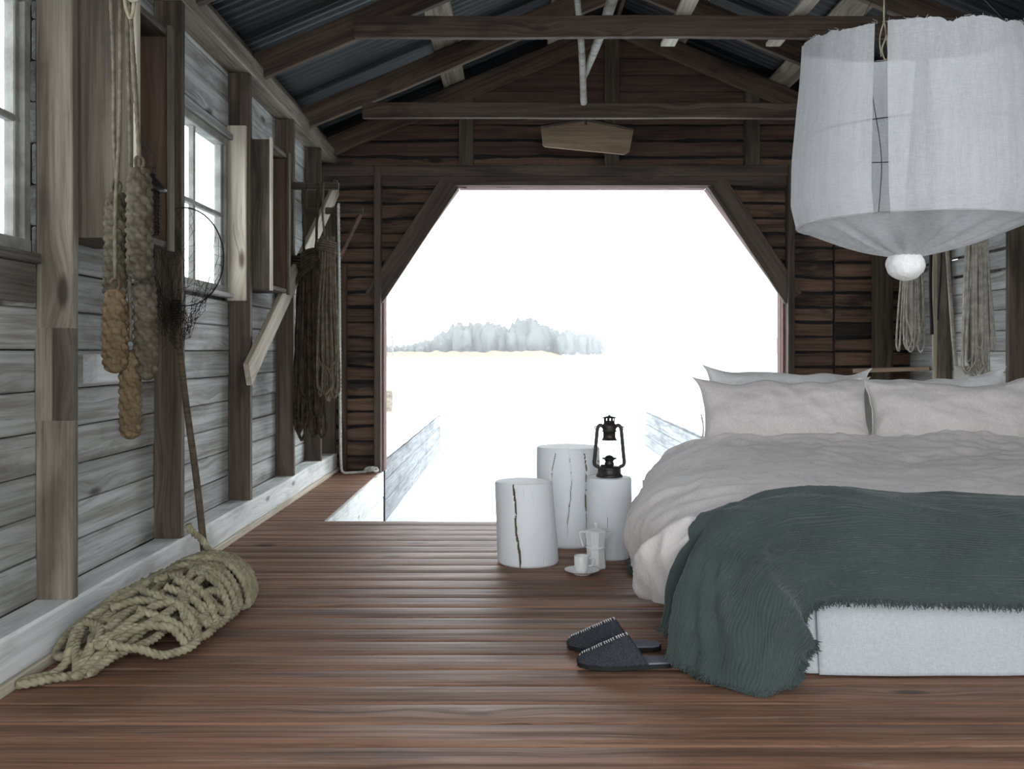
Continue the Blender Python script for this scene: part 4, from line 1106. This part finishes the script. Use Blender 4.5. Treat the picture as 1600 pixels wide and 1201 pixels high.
paths.append(([onpile(.05, -.4, .9), onpile(-.03, -.2, .9), np.array([-1.24, 2.70, .05]), np.array([-1.27, 2.65, .016]), np.array([-1.31, 2.60, .016]), np.array([-1.325, 2.57, .016]), np.array([-1.31, 2.56, .016]), np.array([-1.25, 2.61, .016]), np.array([-1.17, 2.66, .016]), onpile(.02, .2, .6)], False))
rope_obj('coiled_rope', paths, .0132, 'rope_tan', step=.0034, seg=15, twist=112, label='heap of thick olive tan rope coiled on the floor against the left sill beam')

def bundle(name, label, cx, cy, ztop_, zbot, wx, wy, n, r, mat, seed, spread=1.5, cat='rope', wrap=True, step=.012, group=None, tails=()):
    R_ = random.Random(seed); paths = []
    for i in range(n):
        a = R_.uniform(0, 6.28); q = math.sqrt(R_.random()); ox, oy = wx*q*math.cos(a), wy*q*math.sin(a); a2 = a+R_.uniform(.5, 1.6); o2x, o2y = wx*math.cos(a2)*q, wy*math.sin(a2)*q
        L = ztop_-zbot; zb = zbot+L*R_.uniform(0, .34)**1.3; sw = R_.uniform(1.1, spread)
        x0, y0, x1, y1 = cx+ox*.8, cy+oy*.8, cx+o2x*.8, cy+o2y*.8
        X0, Y0_, X1, Y1_ = cx+ox*sw, cy+oy*sw, cx+o2x*sw, cy+o2y*sw
        gap = max(.03, abs(X1-X0)); 
        if abs(X1-X0) < .03: X1 = X0+math.copysign(.035, X1-X0+1e-6)
        zm = (ztop_+zb)/2
        paths.append(([(x0, y0, ztop_), (x0+.005, y0, ztop_-.12), ((x0+X0)/2+R_.uniform(-.006, .006), (y0+Y0_)/2, zm), (X0, Y0_, zb+.09), ((X0*3+X1)/4, (Y0_*3+Y1_)/4, zb+.02), ((X0+X1)/2, (Y0_+Y1_)/2, zb), ((X0+X1*3)/4, (Y0_+Y1_*3)/4, zb+.02), (X1, Y1_, zb+.09), ((x1+X1)/2+R_.uniform(-.006, .006), (y1+Y1_)/2, zm), (x1, y1, ztop_-.12), (x1, y1, ztop_)], False))
    if wrap:
        zt = ztop_-.03
        for k in range(wrap if isinstance(wrap, int) and wrap > 1 else 4):
            paths.append(([(cx+wx*.98*math.cos(t), cy+wy*1.05*math.sin(t), zt-k*r*1.9-.01*math.cos(t)) for t in np.linspace(0, 2*math.pi, 16, endpoint=False)], True))
    return rope_obj(name, paths+[(t, False) for t in tails], r, mat, step=step, seg=6, label=label, cat=cat, group=group)
# brackets on the two far studs of the left wall
for y, z, L, lb, h_ in ((5.872, 1.915, .30, 'dark bracket arm holding the thick rope hank', .045), (6.69, 1.885, .32, 'dark bracket arm on the farthest stud of the left wall, white rope on it', .045)):
    root = empty('wall_bracket', (XL+STUD, y, z), label=lb, cat='bracket')
    plank('arm', (XL+.02, y-.012, z), (XL+STUD+L*.95, y-.012, z), h_, .03, (0, -1, 0), 'stud_dark', root, nx=3)
    v, f = tube([(XL+STUD+L*.3, y-.02, z+.03), (XL+STUD+L*.3, y-.03, z-.01), (XL+STUD+L*.3, y-.04, z-.03), (XL+STUD+L*.3, y-.05, z-.015)], .003, 6); put(mesh_obj('hook', v, f, W['iron_wire']), root)
    if L > .31:
        put(mesh_obj('strut', *(lambda q: (q[0], q[1]))(tube([(XL+STUD+.28, y+.02, z-.02), (XL+STUD+.02, y+.02, z-.55)], .018, 4)), W['gable_smooth']), root)
o = bundle('rope_hank', 'thick dark hank of rope hanging in front of the diagonal board', -1.27, 5.83, 1.50, .36, .085, .05, 34, .0095, 'rope_dark', 3, 1.35, wrap=4,
       tails=[[(-1.285, 5.85, 1.48), (-1.29, 5.85, 1.7), (-1.295, 5.85, 1.9)], [(-1.22, 5.85, 1.45), (-1.205, 5.84, 1.7), (-1.20, 5.84, 1.93)]]+
       [[(-1.33+.01*k, 5.77, 1.30+.02*k), (-1.28, 5.75, 1.36+.018*k), (-1.22, 5.76, 1.41+.016*k), (-1.19, 5.79, 1.43+.012*k)] for k in range(8)])
o = bundle('rope_hank', 'brown hank of thinner rope with loose loops, hanging nearest the boat opening', -1.135, 5.80, 1.60, .60, .052, .045, 26, .0075, 'rope_mid', 8, 1.55, wrap=5, tails=[[(-1.15, 5.8, 1.6), (-1.17, 5.83, 1.75), (-1.165, 5.84, 1.93)]])
plank_d = plank('diagonal_board', (XL+STUD+.03, 4.78, .79), (XL+STUD+.03, 7.16, 2.13), .125, .028, (1, 0, 0), 'stud_pale', nx=8)
tag(plank_d, 'pale board nailed diagonally across the left wall studs behind the rope hanks', 'board')
wp = smooth_path([(-1.22, 6.63, 1.93), (-1.225, 6.66, 1.80), (-1.235, 6.75, 1.2), (-1.25, 6.85, .6), (-1.272, 7.0, .15), (-1.275, 7.08, .02), (-1.25, 7.08, .012), (-1.16, 7.12, .012), (-1.09, 7.15, .014)], .01)
kn = [(-1.10+.035*math.cos(t*3.1)*(1-t*.04)+.012*t, 7.14+.03*math.sin(t*2.3), .018+.012*(1+math.sin(t*4))) for t in np.linspace(0, 5, 30)]
rope_obj('white_rope', [(wp[::4], False), (kn, False)], .011, 'rope_white', step=.009, seg=7, label='thick white rope hanging to the floor and knotted by the slip edge')

# ---- cabinets
def cabinet(label, y0, y1, z0, z1, xf, inner='cabinet_red'):
    root = empty('wall_cabinet', (XL, y0, z0), label=label, cat='cabinet')
    def cb(nm, a, b, wd, th, nrm, mt, **k):
        return plank(nm, a, b, wd, th, nrm, mt, root, nx=5, **k)
    xm = (XL+xf)/2+.002; dp = xf-XL-.004; t = .022; zm = (z0+z1)/2
    cb('side', (xm, y0+t/2, z0), (xm, y0+t/2, z1), dp, t, (0, -1, 0), 'cabinet'); cb('side', (xm, y1-t/2, z0), (xm, y1-t/2, z1), dp, t, (0, -1, 0), inner)
    cb('bottom', (xm, y0+t, z0+t/2), (xm, y1-t, z0+t/2), dp, t, (0, 0, 1), 'cabinet'); cb('top', (xm, y0+t, z1-t/2), (xm, y1-t, z1-t/2), dp, t, (0, 0, 1), 'cabinet')
    cb('back', (XL+.008, (y0+y1)/2, z0+t), (XL+.008, (y0+y1)/2, z1-t), y1-y0-2*t, .01, (1, 0, 0), inner)
    cb('face_strip', (xf+.006, y0+.012, z0-.01), (xf+.006, y0+.012, z1+.01), .026, .014, (1, 0, 0), 'stud_pale')
    cb('face_strip', (xf+.006, y1-.02, z0-.01), (xf+.006, y1-.02, z1+.01), .045, .014, (1, 0, 0), 'cabinet')
    return root
c1 = cabinet('large open fronted brown cabinet on the left wall behind the rope fenders', 3.03, 3.36, 1.262, 2.02, -1.205)
c2 = cabinet('narrow dark open fronted cabinet on the left wall beyond the second window', 5.02, 5.44, 1.235, 2.015, -1.285)
blk = plank('wall_block', (XL+.03, 3.27, .845), (XL+.03, 3.52, .845), .10, .05, (1, 0, 0), 'sill', nx=3); tag(blk, 'short pale block of wood nailed to the left wall behind the lowest fender', 'block')
blk.location.x = XL+.026

# ---- fenders
def fender(label, x, y, zt, zb, R_, mat, seed, tilt=0.0):
    root = empty('rope_fender', (x, y, zb), label=label, cat='fender', group='woven rope fenders')
    L = zt-zb; nu, nv = 84, int(L/.0024); ncol = 6; G_ = []
    for j in range(nv+1):
        t = j/nv; z = L*t; e = min(z, L-z)
        end = R_*1.0
        rb = R_*math.sqrt(max(0, 1-(1-min(1, (z)/end))**2)) if z < end else (R_*(.55+.45*math.sqrt(max(0, 1-(1-min(1, (L-z)/(end*2.2)))**2))) if L-z < end*2.2 else R_)
        rb *= 1+.04*nz(z*9, seed)
        for i in range(nu):
            a = i/nu; row = z/.0225; kx = math.floor(row+.0); fr_ = row-kx; c = (a*ncol+.5*(kx % 2)+.15*nz(z*30, seed)) % 1
            c2 = abs(c-.5)*2; f2 = ((row+.55*(c-.5)) % 1-.5)*2
            bulge = math.sqrt(max(0, 1-c2*c2))*math.sqrt(max(0, 1-f2*f2))
            r = rb-.0125*(1-bulge)*(rb/R_)+.0012*nz(a*60, z*300)
            G_.append((max(r, .0005)*math.cos(a*2*math.pi)+tilt*z, max(r, .0005)*math.sin(a*2*math.pi), z))
    F = []
    for j in range(nv):
        for i in range(nu): i2 = (i+1) % nu; F.append((j*nu+i, j*nu+i2, (j+1)*nu+i2, (j+1)*nu+i))
    F.append(tuple(reversed(range(nu)))); F.append(tuple(nv*nu+k for k in range(nu)))
    mesh_obj('woven_body', G_, F, W[mat], root, True)
    ez = L+tilt*0
    lp = [(tilt*L+.012*math.cos(t), .006*math.sin(t*2), ez+.012+.022*math.sin(t)) for t in np.linspace(-1.4, 4.6, 14)]
    mesh_obj('eye_loop', *tube(smooth_path(lp, .004), .005, 8, twist=60, lobes=3, depth=.3), W[mat], root, True)
    return root
def line_up(root, x, y, z, x2, y2, z2, mat='rope_mid', r=.0065, wob=.008):
    pts = [(x-root.location.x, y-root.location.y, z-root.location.z)]
    for k in range(1, 6):
        t = k/6; pts.append((x+(x2-x)*t+wob*nz(t*3, x*9)-root.location.x, y+(y2-y)*t-root.location.y, z+(z2-z)*t-root.location.z))
    pts.append((x2-root.location.x, y2-root.location.y, z2-root.location.z))
    mesh_obj('hanging_line', *tube(smooth_path(pts, .006), r, 9, twist=70, lobes=3, depth=.3), W[mat], root, True)
FY = 2.90
peg = empty('rope_peg', (XL+.11, FY, 2.29), label='stout peg at the top of the left wall from which the rope fenders hang', cat='peg')
put(mesh_obj('pin', *tube([(XL+.03, FY, 2.29), (XL+.34, FY, 2.31)], .014, 10), W['stud_dark']), peg)
def fx(px, d=FY): return (px-805)*d/1500
def fz(py, d=FY): return .9-(py-550)*d/1500
specs = [('grey brown rope fender, upper left of the hanging cluster', 179, 300, 472, FY+.01, .037, 'fender_grey', 1.1, 166, .02),
         ('grey rope fender with a narrow neck, upper right of the hanging cluster', 218, 262, 438, FY-.06, .040, 'fender_grey', 2.3, 205, .0),
         ('light tan rope fender below the upper left one', 180, 452, 583, FY-.02, .040, 'fender_tan', 3.7, 190, .0),
         ('dark grey rope fender at the right, beside the landing net', 229, 428, 594, FY+.03, .038, 'fender_grey', 4.9, 200, -.02),
         ('tan rope fender hanging lowest of the cluster', 204, 548, 686, FY+.02, .036, 'fender_tan', 6.1, 201, .0)]
for lb, px, pt, pb, d, R_, mt, sd, pxt, tl in specs:
    fo = fender(lb, fx(px, d), d, fz(pt, d), fz(pb, d), R_, mt, sd, tl)
    L = fz(pt, d)-fz(pb, d); xt = fx(px, d)+tl*L; dx_ = {1.1: 0, 2.3: -.012, 3.7: .028, 4.9: -.035, 6.1: -.012}[sd]
    line_up(fo, xt, d, fz(pt, d)+.03, fx(pxt, FY)+dx_*.6, d, 2.30)
for k, (lb, px) in enumerate((('knotted spare line hanging in a loop above the fenders', 214),)):
    pts = [(fx(206), FY-.08, 2.32), (fx(207), FY-.08, 2.05), (fx(212), FY-.08, 1.93), (fx(222), FY-.085, 1.88), (fx(226), FY-.08, 1.95), (fx(221), FY-.08, 2.1), (fx(212), FY-.08, 2.31)]
    pts2 = [(fx(205), FY-.08, 2.31), (fx(212), FY-.085, 1.98), (fx(232), FY-.09, 1.93), (fx(236), FY-.08, 1.97)]
    rope_obj('looped_line', [(pts, False), (pts2, False)], .006, 'rope_tan', label=lb, cat='rope')
# small black wire lantern hanging behind the fenders
wl_ = empty('wire_lantern', (fx(233, 3.0), 3.0, fz(365, 3.0)), label='small black wire cage lantern hanging in front of the large cabinet', cat='lantern')
s_ = 3.0/1500
H_ = 145*s_
def wp_(name, vf, mt='iron_wire', sm=True): return mesh_obj(name, vf[0], vf[1], W[mt], wl_, sm)
wp_('cage', join([tube([(.030*math.cos(t), .030*math.sin(t), z) for t in np.linspace(0, 2*math.pi, 18, endpoint=False)], .0016, 5, closed=True) for z in np.linspace(0, .135, 11)]+
    [tube([(.030*math.cos(t), .030*math.sin(t), 0), (.030*math.cos(t), .030*math.sin(t), .135)], .0016, 5) for t in np.linspace(0, 2*math.pi, 14, endpoint=False)]))
wp_('roof', lathe([(.052, .135), (.053, .139), (.045, .150), (.020, .178), (.019, .186), (0, .187)], 28), 'black')
wp_('gallery', join([tube([(.021*math.cos(t), .021*math.sin(t), z) for t in np.linspace(0, 2*math.pi, 16, endpoint=False)], .0014, 5, closed=True) for z in (.190, .206)]+
    [tube([(.021*math.cos(t), .021*math.sin(t), .186), (.021*math.cos(t), .021*math.sin(t), .206)], .0014, 5) for t in np.linspace(0, 2*math.pi, 9, endpoint=False)]))
wp_('bail', tube(smooth_path([(-.021, 0, .206), (-.016, 0, .24), (0, 0, .256), (.014, 0, .252), (.018, 0, .236), (.021, 0, .206)], .004), .0011, 5))
wp_('hook', tube(smooth_path([(.004, 0, .252), (-.004, 0, .272), (-.016, 0, .280), (-.022, 0, .270), (-.024, .0, .30), (-.024, 0, .34)], .004), .0022, 6))

# ---- landing net
ln_ = empty('landing_net', (-1.20, 3.78, 0), label='old wire hoop landing net on a long dark pole leaning on the left wall', cat='landing net')
P0 = np.array([-1.215, 3.78, .02]); P1 = np.array([-1.332, 3.76, 1.10])
def lnp(name, vf, mt): o = mesh_obj(name, [tuple(np.array(q)-np.array(ln_.location)) for q in vf[0]], vf[1], W[mt], ln_, True); return o
lnp('pole', tube(smooth_path([P0, P0*.67+P1*.33+[.004, 0, 0], P0*.33+P1*.67+[-.003, 0, 0], P1], .03), np.linspace(.015, .012, len(smooth_path([P0, P0*.67+P1*.33+[.004, 0, 0], P0*.33+P1*.67+[-.003, 0, 0], P1], .03))), 10), 'staff')
hc = np.array([-1.292, 3.78, 1.275]); rx, rz = .132, .192
def hp_(t, k=1, dz=0, dx=0): return np.array([hc[0]+rx*k*math.cos(t)+dx, hc[1]+.06*math.cos(t)*k-.02, hc[2]+rz*k*math.sin(t)+dz])
lnp('hoop', tube([hp_(t) for t in np.linspace(0, 2*math.pi, 60, endpoint=False)], .003, 6, closed=True), 'iron_wire')
lnp('binding', join([tube([np.array([P1[0]+.018*math.cos(t), P1[1]+.018*math.sin(t), P1[2]-.01*k+.003*math.cos(t)]) for t in np.linspace(0, 2*math.pi, 10, endpoint=False)], .004, 5, closed=True) for k in range(8)]), 'net')
ps = []
NR, NC = 16, 30
def netp(r, c):
    t = 2*math.pi*c/NC; k = 1-.055*r-.01*r*abs(math.sin(c)); 
    q = hp_(t, max(.12, 1-.05*r)); sag = .30*(r/NR)**1.15
    return q+np.array([.02*math.sin(c*1.7+r)*r/NR-.02*r/NR, -.06*(r/NR)*(1+math.sin(t))+.02*nz(c*.7, r*.6)*2, -sag+.025*nz(c*.9, r*.9, 3)*r/NR*3])
for r in range(NR):
    for c in range(NC):
        o_ = .5*(r % 2)
        a = netp(r, c+o_); b = netp(r+1, c+o_+.5); d = netp(r+1, c+o_-.5)
        ps.append(tube([a, b], .0008, 3, cap=False)); ps.append(tube([a, d], .0008, 3, cap=False))
v, f = join(ps); o = lnp('net_bag', (v, f), 'net'); o['kind'] = 'stuff'
ps = []
R_ = random.Random(4)
for i in range(45):     # bunched netting around the socket
    p = np.array([P1[0]+R_.gauss(0, .03), P1[1]-.03+R_.gauss(0, .012), P1[2]-.04+R_.gauss(0, .06)]); q = p+np.array([R_.gauss(0, .02), R_.gauss(0, .008), R_.gauss(-.015, .03)])
    ps.append(tube([p, (p+q)/2+[.004, 0, .003], q], .001, 3, cap=False))
v, f = join(ps); o = lnp('bunched_netting', (v, f), 'net'); o['kind'] = 'stuff'

# ---- things on the right behind the bed
bundle('rope_hank', 'cream coil of cord with drooping loops, hanging behind the lamp knot', 2.60, 6.28, 1.75, .90, .062, .04, 20, .0075, 'rope_grey', 12, 1.5, wrap=3, step=.016)
bundle('rope_hank', 'long grey hank of rope hanging beside the right wall stud', 2.70, 5.62, 1.78, .755, .072, .05, 44, .0078, 'rope_grey', 14, 1.25, wrap=6, step=.018)
for nm, x, y, z0, z1, lb in (('rope_peg', 2.60, 6.28, 1.72, 1.8, 'peg holding the cream coil of cord'), ('rope_peg', 2.70, 5.62, 1.75, 1.8, 'peg holding the long grey hank of rope')):
    root = empty(nm, (x, y, 1.76), label=lb, cat='peg')
    put(mesh_obj('pin', *tube([(x-.10, y, 1.765), (XR-.005, y, 1.765)], .012, 8), W['stud_dark']), root)
v, f = tube([(2.83, 6.32, 1.78), (2.865, 6.28, 1.0), (2.876, 6.26, .80)], .013, 8)
pl_ = mesh_obj('pale_pole', v, f, W['roof_pale'], None, True); tag(pl_, 'slender pale pole leaning against the right wall stud', 'pole')
v, f = tube([(2.83, 6.32, 1.78), (2.83, 6.32, 2.34)], .012, 8)
sb = plank('shelf_board', (2.42, 6.86, .77), (2.86, 6.62, .79), .10, .03, (0, 0, 1), 'plank', nx=4); tag(sb, 'narrow rough shelf board on the gable wall above the pillows', 'shelf')
for i, (x, z0, z1, lb, r) in enumerate(((2.80, 1.02, 1.75, 'dark hanging iron rod beside the cream coil of cord', .012), (2.87, 1.12, 1.78, 'thin dark cord hanging next to the right wall stud', .006))):
    v, f = tube(smooth_path([(x, 6.45, z1), (x-.01, 6.45, (z0+z1)/2), (x-.03*i, 6.45, z0)], .06), r, 6)
    o = mesh_obj('iron_rod' if i == 0 else 'dark_cord', v, f, W['iron_wire'], None, True); tag(o, lb, 'rod' if i == 0 else 'cord')
v, f = tube(smooth_path([(2.415, YF-.02, 2.15), (2.418, YF-.025, 1.4), (2.42, YF-.02, .7)], .05), .006, 5)
o = mesh_obj('wall_cable', v, f, W['iron_wire'], None, True); tag(o, 'thin dark cable running down the gable boards right of the opening', 'cable')
sk = empty('paper_sack', (2.70, 5.76, .62), label='pale sack with dark printed letters below the grey hank', cat='sack')
G_ = patch([[(-.07, .0, -.12), (0, -.03, -.12), (.07, 0, -.12)], [(-.072, 0, 0), (0, -.035, 0), (.072, 0, 0)], [(-.068, 0, .2), (0, -.03, .2), (.068, 0, .2)]], 16, 20)
put_ = cloth_sheet('sack_body', G_, W['paper'], None, .02); put_.parent = sk
def letter(strokes, ox, oz, s):
    ps = []
    for (a, b) in strokes:
        ps.append(tube([(ox+a[0]*s, -.037, oz+a[1]*s), (ox+b[0]*s, -.037, oz+b[1]*s)], .0035, 4))
    return join(ps)
put_ = mesh_obj('printed_letters', *join([letter([((0, 0), (0, 1)), ((0, 1), (.55, .9)), ((.55, .9), (.5, .5)), ((0, .5), (.5, .5)), ((.3, .5), (.6, 0))], -.045, .06, .055), letter([((0, 0), (.3, 1)), ((.3, 1), (.6, 0)), ((.12, .4), (.48, .4))], .0, .06, .055)]), W['ink'], sk)
v, f = bxv(2.60, XR-.002, 5.60, 5.90, .46, .495)
o = mesh_obj('wall_shelf', v, f, W['stud_dark']); tag(o, 'shelf behind the pillows under the pale sack', 'shelf')

# ---- loft things
hb = empty('hanging_board', (.60, 6.98, 2.63), label='tan board with a peaked top edge hung above the boat opening', cat='board')
def cz(py, d): return .9-(py-550)*d/1500
d_ = 6.98; poly = [(fx(x_, d_), cz(y_, d_)) for x_, y_ in ((845, 198), (848, 226), (851, 229), (975, 241), (983, 237), (990, 202), (915, 189))]
v, f = prism_xz([(a, b) for a, b in poly][::-1], d_-.011, d_+.011)
put(mesh_obj('board_panel', v, f, W['plank_panel'] if 'plank_panel' in W else W['plank']), hb)
put(mesh_obj('hanging_strap', *join([tube([(poly[0][0], d_-.016, poly[0][1]+.0), (poly[6][0], d_-.016, poly[6][1]+.01), (poly[5][0], d_-.016, poly[5][1])], .012, 4), tube([(poly[6][0], d_-.02, poly[6][1]-.03), (poly[6][0], d_-.02, 2.62)], .01, 5)]), W['stud_dark']), hb)
def pole(label, a, b, r0, r1, mt):
    v, f = tube(smooth_path([a, ((a[0]+b[0])/2+.01, (a[1]+b[1])/2, (a[2]+b[2])/2), b], .08), np.linspace(r0, r1, len(smooth_path([a, ((a[0]+b[0])/2+.01, (a[1]+b[1])/2, (a[2]+b[2])/2), b], .08))), 8)
    o = mesh_obj('loft_pole', v, f, W[mt], None, True); return tag(o, label, 'pole')
pole('thin pale stick hanging straight down from the loft to the second tie beam', (fx(898, 5.0), 5.0, cz(-40, 5.0)), (fx(912, 6.2), 6.2, cz(160, 6.2)), .017, .022, 'pole')
pole('thicker pale pole slanting down from the right to meet the hanging stick', (fx(966, 4.9), 4.9, cz(-30, 4.9)), (fx(911, 6.05), 6.05, cz(122, 6.05)), .034, .022, 'pole')
def lb_(label, x0, x1, z, y0, y1, wd, mt='roof_pale'):
    o = plank('loft_board', (x0, y0, z), (x1, y1, z), wd, .022, (0, 0, 1), mt, nx=4); return tag(o, label, 'board')
lb_('pale loft board lying over the tie beam, left of the pair by the lamp', .90, .90, 2.714, 2.7, 5.66, .085)
lb_('pale loft board lying over the tie beam just left of the lamp', 1.52, 1.52, 2.714, 2.7, 5.66, .085)
o = plank('loft_board', (.74, 5.35, 2.738), (1.66, 5.35, 2.738), .09, .02, (0, 0, 1), 'roof_pale', nx=4); tag(o, 'pale batten lying crosswise on the near tie beam', 'board')
